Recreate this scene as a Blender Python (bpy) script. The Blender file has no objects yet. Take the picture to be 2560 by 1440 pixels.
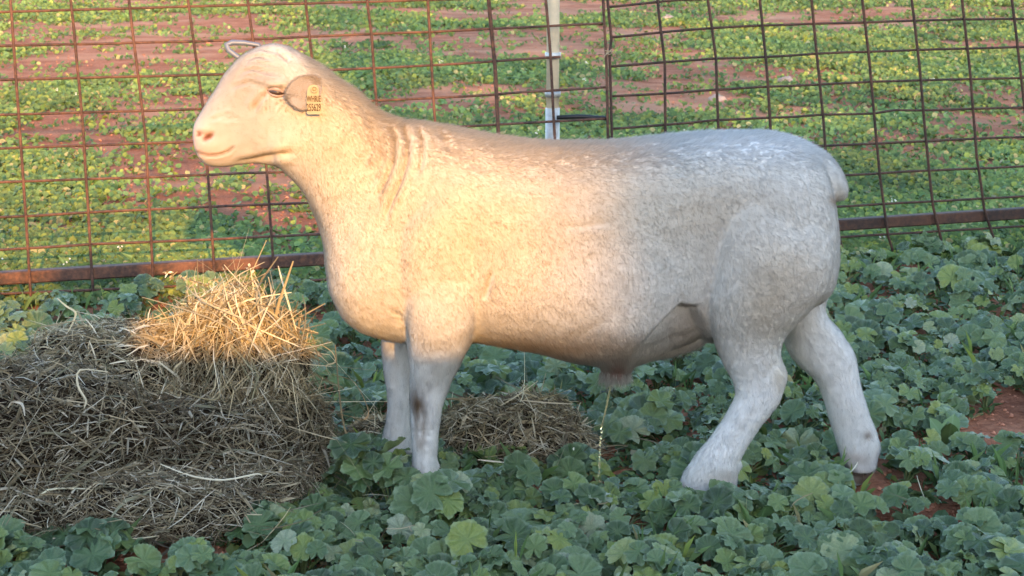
import bpy, bmesh, math, random
import numpy as np
from mathutils import Vector, Matrix, noise

random.seed(7); RNG = np.random.default_rng(11)
S = bpy.context.scene
DENOISE = True
COL = S.collection

# ------------------------------------------------------------------ camera
CH, F, PITCH = 1.17, 3700.0, math.radians(12.7)       # metres, photo pixels, radians
cam = bpy.data.cameras.new('camera'); co = bpy.data.objects.new('camera', cam); COL.objects.link(co)
cam.sensor_width = 36; cam.lens = 36 * F / 2560; cam.clip_end = 2000; cam.clip_start = .05
co.location = (0, 0, CH); co.rotation_euler = (math.pi / 2 - PITCH, 0, 0)
S.camera = co
cam.dof.use_dof = True; cam.dof.focus_distance = 3.15; cam.dof.aperture_fstop = 15
CP, SP = math.cos(PITCH), math.sin(PITCH)

# ------------------------------------------------------------------ light
SUN_D = Vector((-.235, 1, -.2577)).normalized()       # the way the light travels
SUN_EL = math.asin(-SUN_D.z)
w = bpy.data.worlds.new('World'); S.world = w; w.use_nodes = True
nt = w.node_tree; nt.nodes.clear()
sky = nt.nodes.new('ShaderNodeTexSky'); sky.sky_type = 'NISHITA'; sky.sun_disc = False
sky.sun_elevation = SUN_EL; sky.sun_rotation = math.atan2(-SUN_D.x, -SUN_D.y)
sky.air_density = 1.0; sky.dust_density = .8; sky.ozone_density = 1.3
bg = nt.nodes.new('ShaderNodeBackground'); bg.inputs[1].default_value = .15
wo = nt.nodes.new('ShaderNodeOutputWorld')
nt.links.new(sky.outputs[0], bg.inputs[0]); nt.links.new(bg.outputs[0], wo.inputs[0])
sl = bpy.data.lights.new('sun', 'SUN'); sl.energy = 1.65; sl.angle = math.radians(.53); sl.color = (1, .50, .13)
so = bpy.data.objects.new('sun', sl); COL.objects.link(so)
so.rotation_euler = SUN_D.to_track_quat('-Z', 'Y').to_euler(); so.location = (4, -16, 8)
S.view_settings.view_transform = 'Standard'; S.view_settings.look = 'None'
S.view_settings.exposure = 2.33; S.view_settings.gamma = 1
S.cycles.use_denoising = DENOISE
S.cycles.max_bounces = 6; S.cycles.diffuse_bounces = 2; S.cycles.transparent_max_bounces = 8

# ------------------------------------------------------------------ pixel -> place
def ray(px, py):
    u = (px - 1280) / F; v = (py - 720) / F
    return Vector((u, CP - v * SP, -SP - v * CP))
def P(px, py, Y):
    d = ray(px, py); t = Y / d.y
    return Vector((d.x * t, Y, CH + d.z * t))
def G(px, py, z=0.0):
    d = ray(px, py); t = (z - CH) / d.z
    return Vector((d.x * t, d.y * t, z))
def to_px(V):                                          # numpy (n,3) -> photo pixels
    x, y, z = V[:, 0], V[:, 1], V[:, 2] - CH
    dep = y * CP - z * SP; up = y * SP + z * CP
    return 1280 + F * x / dep, 720 - F * up / dep

# ------------------------------------------------------------------ helpers
def mesh_obj(name, verts, faces, mat=None, parent=None, smooth=False, colors=None):
    me = bpy.data.meshes.new(name)
    me.from_pydata(verts.tolist() if isinstance(verts, np.ndarray) else [tuple(v) for v in verts], [],
                   faces.tolist() if isinstance(faces, np.ndarray) else faces)
    if smooth: me.polygons.foreach_set('use_smooth', [True] * len(me.polygons))
    if colors is not None:
        a = me.color_attributes.new('Col', 'FLOAT_COLOR', 'POINT')
        c = np.ones((len(me.vertices), 4), np.float32); c[:, :3] = colors
        a.data.foreach_set('color', c.ravel())
    if mat: me.materials.append(mat)
    o = bpy.data.objects.new(name, me); COL.objects.link(o)
    if parent: o.parent = parent
    return o
def empty(name, loc=(0, 0, 0)):
    o = bpy.data.objects.new(name, None); COL.objects.link(o); o.location = loc; o.empty_display_size = .1
    return o
def tag(o, label=None, cat=None, group=None, kind=None):
    if label: o['label'] = label
    if cat: o['category'] = cat
    if group: o['group'] = group
    if kind: o['kind'] = kind
    return o
def parent_keep(o, p):
    """parent a mesh whose vertices are in world space to an Empty standing at p.location"""
    o.parent = p; o.location = -Vector(p.location)
    return o

class MB:
    def __init__(s): s.v = []; s.f = []; s.c = []
    def add(s, vs, fs, c=None):
        n = len(s.v); s.v += [tuple(v) for v in vs]; s.f += [tuple(i + n for i in f) for f in fs]
        if c is not None: s.c += [c] * len(vs)
    def box(s, a, b):
        x0, y0, z0 = a; x1, y1, z1 = b
        s.add([(x0,y0,z0),(x1,y0,z0),(x1,y1,z0),(x0,y1,z0),(x0,y0,z1),(x1,y0,z1),(x1,y1,z1),(x0,y1,z1)],
              [(0,3,2,1),(4,5,6,7),(0,1,5,4),(1,2,6,5),(2,3,7,6),(3,0,4,7)])
    def tube(s, pts, r, n=6, cap=True, c=None):
        pts = [Vector(p) for p in pts]; m = len(pts); rr = r if isinstance(r, (list, tuple)) else [r] * m
        vs = []; fs = []; prev = None
        for i, p in enumerate(pts):
            t = (pts[min(i+1, m-1)] - pts[max(i-1, 0)]).normalized()
            if prev is None:
                a = t.cross(Vector((0, 0, 1)))
                if a.length < 1e-3: a = t.cross(Vector((1, 0, 0)))
            else: a = prev - t * prev.dot(t)
            a.normalize(); prev = a; b = t.cross(a)
            for k in range(n):
                th = 2 * math.pi * k / n
                vs.append(p + (a * math.cos(th) + b * math.sin(th)) * rr[i])
        for i in range(m - 1):
            for k in range(n):
                k2 = (k + 1) % n
                fs.append((i*n+k, i*n+k2, (i+1)*n+k2, (i+1)*n+k))
        if cap: fs += [tuple(range(n))[::-1], tuple((m-1)*n + k for k in range(n))]
        s.add(vs, fs, c)
    def build(s, name, mat, parent=None, smooth=False):
        return mesh_obj(name, s.v, s.f, mat, parent, smooth, np.array(s.c) if s.c else None)

# ------------------------------------------------------------------ materials
def new_mat(name):
    m = bpy.data.materials.new(name); m.use_nodes = True
    return m, m.node_tree.nodes, m.node_tree.links, m.node_tree.nodes['Principled BSDF']
def N(ns, t, **kw):
    n = ns.new(t)
    for k, v in kw.items(): setattr(n, k, v)
    return n
def noise_tex(ns, ls, scale, detail=4, rough=.6, coord='Object', dist=0.0):
    tc = N(ns, 'ShaderNodeTexCoord'); n = N(ns, 'ShaderNodeTexNoise')
    n.inputs['Scale'].default_value = scale; n.inputs['Detail'].default_value = detail
    n.inputs['Roughness'].default_value = rough; n.inputs['Distortion'].default_value = dist
    ls.new(tc.outputs[coord], n.inputs['Vector'])
    return n
def ramp(ns, ls, src, stops):
    r = N(ns, 'ShaderNodeValToRGB'); e = r.color_ramp.elements
    while len(e) < len(stops): e.new(.5)
    for el, (p, c) in zip(e, stops): el.position = p; el.color = (*c, 1) if len(c) == 3 else c
    ls.new(src, r.inputs[0]); return r
def bump(ns, ls, src, strength, dist, bsdf):
    b = N(ns, 'ShaderNodeBump'); b.inputs['Strength'].default_value = strength; b.inputs['Distance'].default_value = dist
    ls.new(src, b.inputs['Height']); ls.new(b.outputs[0], bsdf.inputs['Normal']); return b
def mixc(ns, ls, a, b, fac, mode='MIX'):
    m = N(ns, 'ShaderNodeMix', data_type='RGBA', blend_type=mode)
    if isinstance(fac, float): m.inputs[0].default_value = fac
    else: ls.new(fac, m.inputs[0])
    for i, s in ((6, a), (7, b)):
        if isinstance(s, tuple): m.inputs[i].default_value = (*s, 1)
        else: ls.new(s, m.inputs[i])
    return m.outputs[2]
def simple(name, c, rough=.7, metal=0.0, var=.25, scale=40, bmp=.0):
    m, ns, ls, b = new_mat(name)
    n = noise_tex(ns, ls, scale)
    r = ramp(ns, ls, n.outputs[0], [(.3, tuple(x * (1 - var) for x in c)), (.7, tuple(min(1, x * (1 + var)) for x in c))])
    ls.new(r.outputs[0], b.inputs['Base Color'])
    b.inputs['Roughness'].default_value = rough; b.inputs['Metallic'].default_value = metal
    if bmp: bump(ns, ls, n.outputs[0], bmp, .004, b)
    return m
def vcol_mat(name, rough=.7, trans=0.0, bscale=0, bstr=.3, spec=.3, tint=(1, 1, 1), bdist=.004):
    m, ns, ls, b = new_mat(name)
    a = N(ns, 'ShaderNodeVertexColor'); a.layer_name = 'Col'
    b.inputs['Roughness'].default_value = rough; b.inputs['Specular IOR Level'].default_value = spec
    ls.new(a.outputs[0], b.inputs['Base Color'])
    if bscale:
        n = noise_tex(ns, ls, bscale, 5, .7); bump(ns, ls, n.outputs[0], bstr, bdist, b)
    if trans:
        t = N(ns, 'ShaderNodeBsdfTranslucent'); mx = N(ns, 'ShaderNodeMixShader'); mx.inputs[0].default_value = trans
        ls.new(mixc(ns, ls, a.outputs[0], tint, 1.0, 'MULTIPLY'), t.inputs[0])
        ls.new(b.outputs[0], mx.inputs[1]); ls.new(t.outputs[0], mx.inputs[2])
        ls.new(mx.outputs[0], ns['Material Output'].inputs[0])
    return m

def rust_mat(k=1.0):
    m, ns, ls, b = new_mat('rusted_steel')
    n = noise_tex(ns, ls, 60, 6, .7); n2 = noise_tex(ns, ls, 9, 3, .6)
    r = ramp(ns, ls, n.outputs[0], [(.32, (.012, .008, .008)), (.5, (.05*k, .022*k, .015*k)), (.68, (.12*k, .05*k, .025*k))])
    r2 = ramp(ns, ls, n2.outputs[0], [(.4, (.02, .015, .015)), (.62, (.10*k, .045*k, .028*k))])
    ls.new(mixc(ns, ls, r.outputs[0], r2.outputs[0], .45), b.inputs['Base Color'])
    b.inputs['Roughness'].default_value = .75; b.inputs['Metallic'].default_value = .15
    bump(ns, ls, n.outputs[0], .5, .003, b)
    return m
M_RUST = rust_mat(); M_RUST_LIT = rust_mat(1.9)  # second copy brightened: sunlight put into the left panel's rust
M_GALV = simple('weathered_galvanised_steel', (.5, .5, .49), .5, .35, .3, 25, .2)
M_DARK = simple('dark_steel', (.025, .025, .028), .5, .5, .4, 30, .2)
M_STRAP = simple('grey_plastic', (.13, .15, .2), .4, 0, .15, 20)
M_TIE = simple('old_twine', (.32, .25, .16), .9, 0, .3, 80)
M_STONE = simple('pale_stone', (.38, .27, .22), .9, 0, .35, 18, .6)
M_HOOF = simple('hoof_horn', (.10, .075, .055), .5, 0, .4, 60, .3)

def ground_mat():
    m, ns, ls, b = new_mat('red_soil')
    n1 = noise_tex(ns, ls, 3.0, 6, .65); n2 = noise_tex(ns, ls, 55, 5, .7)
    n3 = noise_tex(ns, ls, .5, 4, .6)
    a = ramp(ns, ls, n1.outputs[0], [(.3, (.30, .105, .055)), (.55, (.50, .20, .11)), (.75, (.60, .29, .175))])
    c = ramp(ns, ls, n2.outputs[0], [(.35, (.5, .42, .4)), (.6, (1, 1, 1)), (.78, (1.25, 1.2, 1.15))])
    col = mixc(ns, ls, a.outputs[0], c.outputs[0], .8, 'MULTIPLY')
    d = ramp(ns, ls, n3.outputs[0], [(.45, (0, 0, 0)), (.7, (1, 1, 1))])
    col = mixc(ns, ls, col, (.57, .30, .18), d.outputs[0])
    ls.new(col, b.inputs['Base Color']); b.inputs['Roughness'].default_value = .95
    b.inputs['Specular IOR Level'].default_value = .1
    bump(ns, ls, n2.outputs[0], .9, .03, b)
    return m
M_SOIL = ground_mat()

# ------------------------------------------------------------------ ground
def gz(x, y):
    if y > 60: return 0.0
    a = .012 * noise.noise((x * 1.7, y * 1.7, 0)) + .006 * noise.noise((x * 6, y * 6, 3))
    if y > 7: a += min(1, (y - 7) / 8) * .05 * noise.noise((x * .35, y * .35, 9))
    return a - .004
xs = np.unique(np.concatenate([np.linspace(-300, -30, 10), np.linspace(-30, -3, 46), np.linspace(-3, 3, 90), np.linspace(3, 30, 46), np.linspace(30, 300, 10)]))
ys = np.unique(np.concatenate([np.linspace(-60, 1.5, 14), np.linspace(1.5, 7, 110), np.linspace(7, 45, 110), np.linspace(45, 600, 14)]))
gv = [(x, y, gz(x, y)) for y in ys for x in xs]; nx = len(xs)
gf = [(j*nx+i, j*nx+i+1, (j+1)*nx+i+1, (j+1)*nx+i) for j in range(len(ys)-1) for i in range(nx-1)]
ground = mesh_obj('ground', gv, gf, M_SOIL, smooth=True); tag(ground, kind='structure')
ground['label'] = 'bare red soil of the paddock'


# ================================================================== unseen shade casters, placed behind the viewer on the sun's side
def sheet_wall():
    """unseen corrugated iron wall, added so its top edge throws the low shadow across the heap and the legs"""
    Yw = -3.85; root = empty('shade_wall', (1.5, Yw, 0))
    tag(root, 'unseen corrugated iron wall added on the sunny side to shade the ground', 'wall')
    M_IRON = simple('corrugated_iron', (.33, .31, .29), .5, .5, .3, 12, .2)
    n = 0; x = -7.0
    while x < 10:
        vs = []; fs = []; st = 25; top = 2.12 if x + .8 > .6 else 1.93  # stepped top of the added wall sets where its shadow ends
        for i in range(st + 1):
            xx = x + .8*i/st; yy = Yw + .01*math.sin(i/st*2*math.pi*10) + (.0 if n % 2 else .022)
            for z in (.02, top): vs += [(xx, yy, z), (xx, yy + .002, z)]
        for i in range(st):
            a = i*4; fs += [(a, a+4, a+6, a+2), (a+1, a+3, a+7, a+5), (a+2, a+6, a+7, a+3), (a, a+1, a+5, a+4)]
        parent_keep(mesh_obj('sheet', vs, fs, M_IRON), root); x += .78; n += 1
    M_WOOD = simple('grey_timber', (.25, .2, .15), .9, 0, .3, 15, .4)
    for k, px_ in enumerate((-6.6, -3.2, 3.6, 7.0, 9.8)):
        mb = MB(); mb.box((px_-.06, Yw-.16, -.2), (px_+.06, Yw-.04, 2.05)); parent_keep(mb.build('post', M_WOOD), root)
    return M_WOOD
M_WOOD = sheet_wall()
dr = MB()  # unseen post, added and sized to throw the shadow stripe
cx, cy = .71, -3.98
prof = [(.0, 0), (.17, 0), (.17, .74), (.178, .75), (.178, .78), (.17, .79), (.17, 1.58), (.178, 1.59), (.178, 1.62), (.17, 1.63), (.17, 2.46), (.15, 2.49), (0, 2.49)]
K = 20; vs = [(cx + r*math.cos(2*math.pi*k/K), cy + r*math.sin(2*math.pi*k/K)*.5 - .1, z) for r, z in prof for k in range(K)]
fs = [(i*K+k, i*K+(k+1) % K, (i+1)*K+(k+1) % K, (i+1)*K+k) for i in range(len(prof)-1) for k in range(K)]
dr.add(vs, fs)
tag(dr.build('shade_post', M_WOOD, None, True), 'unseen round timber post added above the iron wall to cast a stripe of shade', 'post')

# gum trees further off, unseen; crowns cut so light breaks past their edge
M_BARK = simple('gum_bark', (.30, .24, .19), .9, 0, .3, 6, .6)
M_GUM = vcol_mat('gum_leaves', .6, .25, 0, spec=.3, tint=(.9, 1, .5))
def edge(z): return np.interp(z, [-.5, .2, .38, .6, .8, 4.6, 9, 14], [-.6, -.32, -.16, .04, .11, 1.3, 2.8, 5.0])
LD = 28.0; OX, OZ = LD*.235, LD*.2577
tree_spec = [(-1.2, 4.6, 3700, 'wide gum tree with its crown edge against the sun beyond the iron wall'),
             (4.6, 9.5, 2600, 'tall gum tree with open crown standing between two others beyond the iron wall'),
             (9.5, 15.5, 2300, 'gum tree third along from the wide one in the row beyond the iron wall'),
             (15.5, 21, 1800, 'slender gum tree fifth along the row beyond the iron wall'), (21, 27, 1700, 'gum tree at the far end of the row beyond the iron wall')]
for (x0, x1, cnt, lab) in tree_spec:
    vs = []; fs = []; cs = []; made = 0; Yt = 3.15 - LD
    tx = OX + (x0 + x1)/2 + .8
    root = empty('gum_tree', (tx, Yt, 0)); tag(root, lab, 'tree', 'gum trees beyond the iron wall')
    tries = 0
    while made < cnt and tries < 60000:
        tries += 1
        xs_, zs_ = random.uniform(x0, x1 + .6), random.uniform(-2.0, 13.0)
        if x0 < 0 and made < 900: xs_, zs_ = random.uniform(-.6, 2.6), random.uniform(-.6, 1.6)
        if xs_ < edge(zs_) + .16: continue
        if zs_ > 11 + 1.5*noise.noise((xs_*.5, 0, 5)): continue
        g = noise.noise((xs_*.55, zs_*.9, 2.2)) + .5*noise.noise((xs_*1.7, zs_*2.2, 7))
        if g > .33 and zs_ > 1.1: continue
        yd = random.uniform(-.9, .9); c = Vector((OX + xs_ - yd*.235, Yt + yd, OZ + zs_ - yd*.2577))
        s = random.uniform(.12, .22); a = Vector((random.gauss(0, 1), random.gauss(0, .6), random.gauss(0, 1))).normalized()
        b_ = a.cross(Vector((random.gauss(0, .4), 1, random.gauss(0, .4)))).normalized()
        n0 = len(vs); vs += [c - a*s, c + b_*s*.6, c + a*s, c - b_*s*.6]; fs.append((n0, n0+1, n0+2, n0+3))
        k = random.uniform(.7, 1.3); cs += [(.06*k, .085*k, .04*k)]*4; made += 1
    parent_keep(mesh_obj('crown', vs, fs, M_GUM, None, False, np.array(cs)), root)
    mb = MB(); mb.tube([(tx, Yt, -.2), (tx+.1, Yt, 3), (tx-.1, Yt, 6.5), (tx+.2, Yt, 11)], [.42, .32, .24, .08], 10)
    for q in range(7):
        z = random.uniform(4.5, 8.5); e = Vector((OX + random.uniform(max(x0, edge(z + 1.5 - OZ + 2)) + .4, x1), Yt + random.uniform(-.6, .6), z + random.uniform(2.2, 4.5)))
        mb.tube([(tx, Yt, z), Vector((tx, Yt, z)).lerp(e, .5) + Vector((0, 0, .5)), e], [.16, .1, .03], 7)
    parent_keep(mb.build('trunk', M_BARK, None, True), root)

# ================================================================== the mesh fence
FA, FB = G(0, 762), G(2560, 634)
FD = (FB - FA).normalized(); FN = Vector((FD.y, -FD.x, 0)).normalized()
if FN.y > 0: FN = -FN                                   # towards the viewer
def on_fence(px, py, off=0.0):
    """the point of the fence's own upright plane seen at a pixel (off: metres towards the viewer)"""
    o = Vector((0, 0, CH)); d = ray(px, py); a = FA + FN*off
    t = (a - o).dot(FN) / d.dot(FN); return o + d*t
def wire(name, pts, r, parent, off, extend_top=None, floor=True):
    w_ = [on_fence(x, y, off) for x, y in pts]
    if extend_top:
        a, b_ = w_[1], w_[0]; k = (extend_top - b_.z)/(b_.z - a.z); w_.insert(0, b_ + (b_ - a)*k)
    if floor:
        a, b_ = w_[-2], w_[-1]
        if b_.z > .03: k = (b_.z - .01)/(a.z - b_.z); w_.append(b_ + (b_ - a)*k)
    # gentle unevenness of hand-straightened wire
    q = []
    for i in range(len(w_)-1):
        for t in np.linspace(0, 1, 5)[:-1]:
            p = w_[i].lerp(w_[i+1], t); q.append(p + FD*.002*noise.noise(p*6) + Vector((0, 0, .002*noise.noise(p*7 + Vector((9, 0, 0))))))
    q.append(w_[-1])
    mb = MB(); mb.tube(q, r, 6); parent_keep(mb.build(name, M_RUST_LIT if parent == left_panel else M_RUST, None, True), parent)
TOPZ = 1.32
lv = [[(-130, 0), (-70, 729)], [(26, 0), (77, 729)], [(177, 0), (208, 317), (232, 713)], [(322, 0), (364, 343), (384, 718)], [(470, 0), (507, 264), (536, 681)],
      [(618, 0), (633, 105), (666, 417), (686, 697)], [(764, 0), (781, 153), (832, 650)], [(918, 0), (929, 97), (940, 250), (972, 640)], [(1070, 0), (1084, 250), (1110, 620)],
      [(1222, 0), (1237, 167), (1246, 333), (1262, 620)], [(1365, 0), (1376, 139), (1388, 358), (1400, 620)], [(1508, 0), (1515, 128), (1520, 345), (1535, 610)]]
lh = [[(-160, 36), (0, 30), (620, 12), (925, 5), (1368, -10), (1510, -16)], [(-160, 122), (0, 115), (500, 103), (770, 92), (1084, 79), (1365, 65), (1512, 58)],
      [(-160, 208), (0, 200), (540, 186), (1079, 164), (1365, 144), (1400, 142)], [(-160, 294), (0, 287), (515, 272), (1173, 240), (1368, 227), (1517, 218)],
      [(-160, 379), (0, 371), (480, 354), (1368, 304), (1520, 296)], [(-160, 463), (0, 455), (370, 443), (690, 430), (1524, 386)],
      [(-160, 551), (0, 543), (370, 523), (770, 507), (1528, 464)], [(-160, 633), (0, 625), (230, 611), (800, 586), (1530, 540)], [(-160, 742), (0, 735), (800, 700), (1535, 655)]]
rv = [[(1519, 0), (1529, 95), (1524, 140), (1530, 345), (1548, 610)], [(1644, 0), (1662, 162), (1664, 345), (1690, 620)], [(1770, 0), (1790, 148), (1796, 330), (1830, 620)], [(1900, 0), (1915, 148), (1927, 327), (1960, 620)],
      [(2028, 0), (2043, 148), (2058, 295), (2063, 364), (2078, 520), (2112, 645)], [(2156, 0), (2173, 148), (2186, 295), (2200, 443), (2220, 590), (2236, 640)],
      [(2279, 0), (2299, 162), (2314, 345), (2333, 517), (2363, 640)], [(2405, 0), (2427, 197), (2442, 394), (2461, 522), (2496, 632)], [(2530, 0), (2550, 172), (2575, 380), (2625, 630)], [(2655, 0), (2690, 300), (2750, 630)]]
rh = [[(1521, 18), (1694, 0), (2000, -12), (2560, -26), (2720, -30)], [(1529, 93), (1654, 81), (1772, 70), (1905, 64), (2156, 56), (2407, 48), (2560, 47), (2720, 45)],
      [(1526, 167), (1664, 155), (1785, 146), (1913, 142), (2041, 134), (2294, 125), (2560, 117), (2720, 112)], [(1531, 241), (1659, 234), (1792, 224), (1920, 217), (2048, 212), (2176, 204), (2560, 194), (2720, 189)],
      [(1531, 322), (1662, 312), (1795, 300), (1925, 295), (2058, 287), (2181, 284), (2240, 275), (2307, 276), (2560, 268), (2720, 264)], [(1536, 396), (2068, 364), (2314, 353), (2560, 342), (2720, 335)],
      [(1540, 470), (2117, 438), (2321, 426), (2560, 416), (2720, 409)], [(1545, 545), (2082, 517), (2333, 503), (2560, 491), (2720, 483)],
      [(1548, 625), (2092, 593), (2348, 578), (2560, 566), (2720, 558)], [(1550, 690), (2100, 654), (2380, 637), (2560, 628), (2720, 620)]]
def rail_box(parent, a, b_, mat, name='rail', sz=.044):
    """square tube behind the mesh from pixel pair (x, top y) to (x, top y)"""
    p, q = on_fence(*a, -.006), on_fence(*b_, -.006); r = .005; mb = MB(); vs = []
    for e in (p, q):
        for (u, v) in ((0, -r), (r*.3, -r*.3), (r, 0), (sz-r, 0), (sz, -r), (sz, -sz+r), (sz-r, -sz), (r, -sz), (0, -sz+r)):
            vs.append(e - FN*u + Vector((0, 0, v)))
    k = 9; mb.add(vs, [(i, (i+1) % k, k+(i+1) % k, k+i) for i in range(k)] + [tuple(range(k))[::-1], tuple(range(k, 2*k))])
    parent_keep(mb.build(name, mat), parent)
base = on_fence(700, 740); base.z = 0
left_panel = empty('mesh_panel', base); tag(left_panel, 'rusty welded mesh panel behind the ram\'s head, with sunlit bottom rail', 'fence')
base = on_fence(2200, 650); base.z = 0
right_panel = empty('mesh_panel', base); tag(right_panel, 'rusty welded mesh panel behind the ram\'s rump, tied on beside the pale post', 'fence')
for p in lv: wire('vertical_wire', p, .0054 if p[0][0] != 1222 else .0075, left_panel, .0045, TOPZ)
for p in lh: wire('horizontal_wire', p, .005, left_panel, -.0035, None, False)
for p in rv: wire('vertical_wire', p, .0054, right_panel, .0045, TOPZ)
for p in rh: wire('horizontal_wire', p, .005, right_panel, -.0035, None, False)
rail_box(left_panel, (-330, 702), (1518, 592), M_RUST_LIT); rail_box(right_panel, (1530, 587), (2800, 506), M_RUST)
for pan, x0, x1 in ((left_panel, -330, 1510), (right_panel, 1528, 2800)):
    a, b_ = on_fence(x0, 700), on_fence(x1, 600); mb = MB()
    a.z = b_.z = TOPZ; mb.tube([a - FN*.02, b_ - FN*.02], .022, 10); parent_keep(mb.build('top_rail', M_RUST, None, True), pan)
# small irregular welds where the wires cross, in one part for each panel
for pan, vv_, hh_ in ((left_panel, lv, lh), (right_panel, rv, rh)):
    mb = MB()
    for v_ in vv_:
        for h_ in hh_:
            ys_ = [p[1] for p in v_]; xh = [p[0] for p in h_]
            x = np.interp(300, ys_, [p[0] for p in v_])
            for _ in range(4):
                y = np.interp(x, xh, [p[1] for p in h_]); x = np.interp(y, ys_, [p[0] for p in v_])
            if not (xh[0] <= x <= xh[-1]) or y < -5: continue
            c = on_fence(x, y, .001); s = .0062
            mb.add([c + FD*s, c - FD*s, c + FN*s*1.1, c - FN*s, c + Vector((0, 0, s)), c - Vector((0, 0, s))],
                   [(0, 4, 2), (2, 4, 1), (1, 4, 3), (3, 4, 0), (2, 5, 0), (1, 5, 2), (3, 5, 1), (0, 5, 3)])
    o = parent_keep(mb.build('weld', M_RUST, None, True), pan); o['kind'] = 'stuff'

# the pale pipe post behind the mesh
pb = on_fence(1379, 690, -.075); pb.z = 0
post = empty('pipe_post', pb); tag(post, 'pale weathered pipe post standing behind the mesh between the two panels', 'post')
mb = MB(); mb.tube([(pb.x, pb.y, -.1), (pb.x, pb.y, .62)], .0265, 18); parent_keep(mb.build('lower_pipe', M_GALV, None, True), post)
mb = MB(); mb.tube([(pb.x, pb.y, .60), (pb.x, pb.y, 1.5)], .0235, 18); parent_keep(mb.build('upper_pipe', simple('cream_pipe', (.66, .56, .42), .6, 0, .2, 14, .2), None, True), post)  # upper length cream, lower length grey
for z in (.66, .80):
    mb = MB(); mb.tube([(pb.x, pb.y, z), (pb.x, pb.y, z+.022)], .0295, 18); parent_keep(mb.build('collar', M_GALV, None, True), post)
mb = MB(); mb.tube([on_fence(1392, 294, -.03), on_fence(1450, 291, -.02), on_fence(1520, 296, -.012)], .008, 8)
tag(mb.build('latch_bar', M_DARK, None, True), 'short dark steel latch bar between the pale post and the right panel', 'bar')
mb = MB(); c = on_fence(1520, 130, .002)
for j, (dz, rr) in enumerate(((0, .011), (.006, .013), (-.005, .0115))):
    mb.tube([c + FD*rr*math.cos(t) + FN*rr*.9*math.sin(t) + Vector((0, 0, dz + .003*math.sin(2*t + j))) for t in np.linspace(0, 6.6, 18)], .002, 5)
mb.tube([c + FN*.012, c + FD*.02 + FN*.015 + Vector((0, 0, .004)), c + FD*.034 + FN*.012 + Vector((0, 0, -.012))], .0018, 5)
mb.tube([c + FN*.012, c - FD*.016 + FN*.014 + Vector((0, 0, -.012)), c - FD*.02 + FN*.012 + Vector((0, 0, -.03))], .0018, 5)
tag(mb.build('wire_tie', M_TIE, None, True), 'twisted wire tie binding the two mesh panels together', 'tie')
mb = MB()
mb.tube([on_fence(x, y, o_) for x, y, o_ in ((668, 140, .02), (645, 112, .016), (610, 107, .014), (580, 106, .013), (566, 112, .018), (572, 126, .024), (592, 141, .03), (615, 153, .035), (640, 168, .035))], [.008, .008, .009, .0095, .010, .010, .0095, .009, .008], 8)
tag(mb.build('strap_loop', M_STRAP, None, True), 'grey plastic strap looped over a mesh wire beside the ram\'s forehead', 'strap')

# ================================================================== THE RAM
Y0 = 3.12                                              # plane of the ram's spine
def cr(a, b, c, d, t):
    return .5 * ((2*b) + (-a + c)*t + (2*a - 5*b + 4*c - d)*t*t + (-a + 3*b - 3*c + d)*t**3)
def loft(secs, Yc, sub=4, n=28, ex=2.3, k=0.0):
    """secs: (upper px, upper py, lower px, lower py, half width[, own Y[, widest-high k]])"""
    rows = []
    for s in secs:
        Yi = s[5] if len(s) > 5 else Yc
        kk = s[6] if len(s) > 6 else k
        a, b = P(s[0], s[1], Yi), P(s[2], s[3], Yi)
        rows.append((a.x, a.z, b.x, b.z, s[4], Yi, kk))
    R = np.array(rows); out = []
    for i in range(len(R) - 1):
        a, b, c, d = R[max(i-1, 0)], R[i], R[i+1], R[min(i+2, len(R)-1)]
        for t in np.arange(sub) / sub: out.append(cr(a, b, c, d, t))
    out.append(R[-1])
    vs = []; fs = []
    for r in out:
        cx, cz = (r[0]+r[2])/2, (r[1]+r[3])/2; ax, az = (r[0]-r[2])/2, (r[1]-r[3])/2
        for q in range(n):
            th = 2*math.pi*q/n; sn, cs = math.sin(th), math.cos(th)
            u = math.copysign(abs(sn)**(2/ex), sn); v = math.copysign(abs(cs)**(2/ex), cs)
            vs.append((cx + ax*u, r[5] + max(r[4], .004)*v*(1 + r[6]*u), cz + az*u))
    m = len(out)
    for i in range(m-1):
        for q in range(n):
            q2 = (q+1) % n; fs.append((i*n+q, i*n+q2, (i+1)*n+q2, (i+1)*n+q))
    fs += [tuple(range(n))[::-1], tuple((m-1)*n+q for q in range(n))]
    return vs, fs

NEAR_H, FAR_H, NEAR_F, FAR_F = 3.015, 3.19, 3.02, 3.22
raw = MB()
# head
raw.add(*loft([
    (484, 332, 494, 384, .022), (489, 308, 504, 400, .036), (500, 284, 524, 417, .045), (519, 252, 564, 419, .049),
    (545, 212, 612, 410, .053), (570, 175, 658, 408, .062), (600, 142, 712, 424, .074), (640, 118, 775, 452, .082),
    (690, 108, 820, 430, .084), (740, 128, 850, 400, .078), (790, 165, 870, 380, .06)], Y0, ex=2.25))
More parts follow.
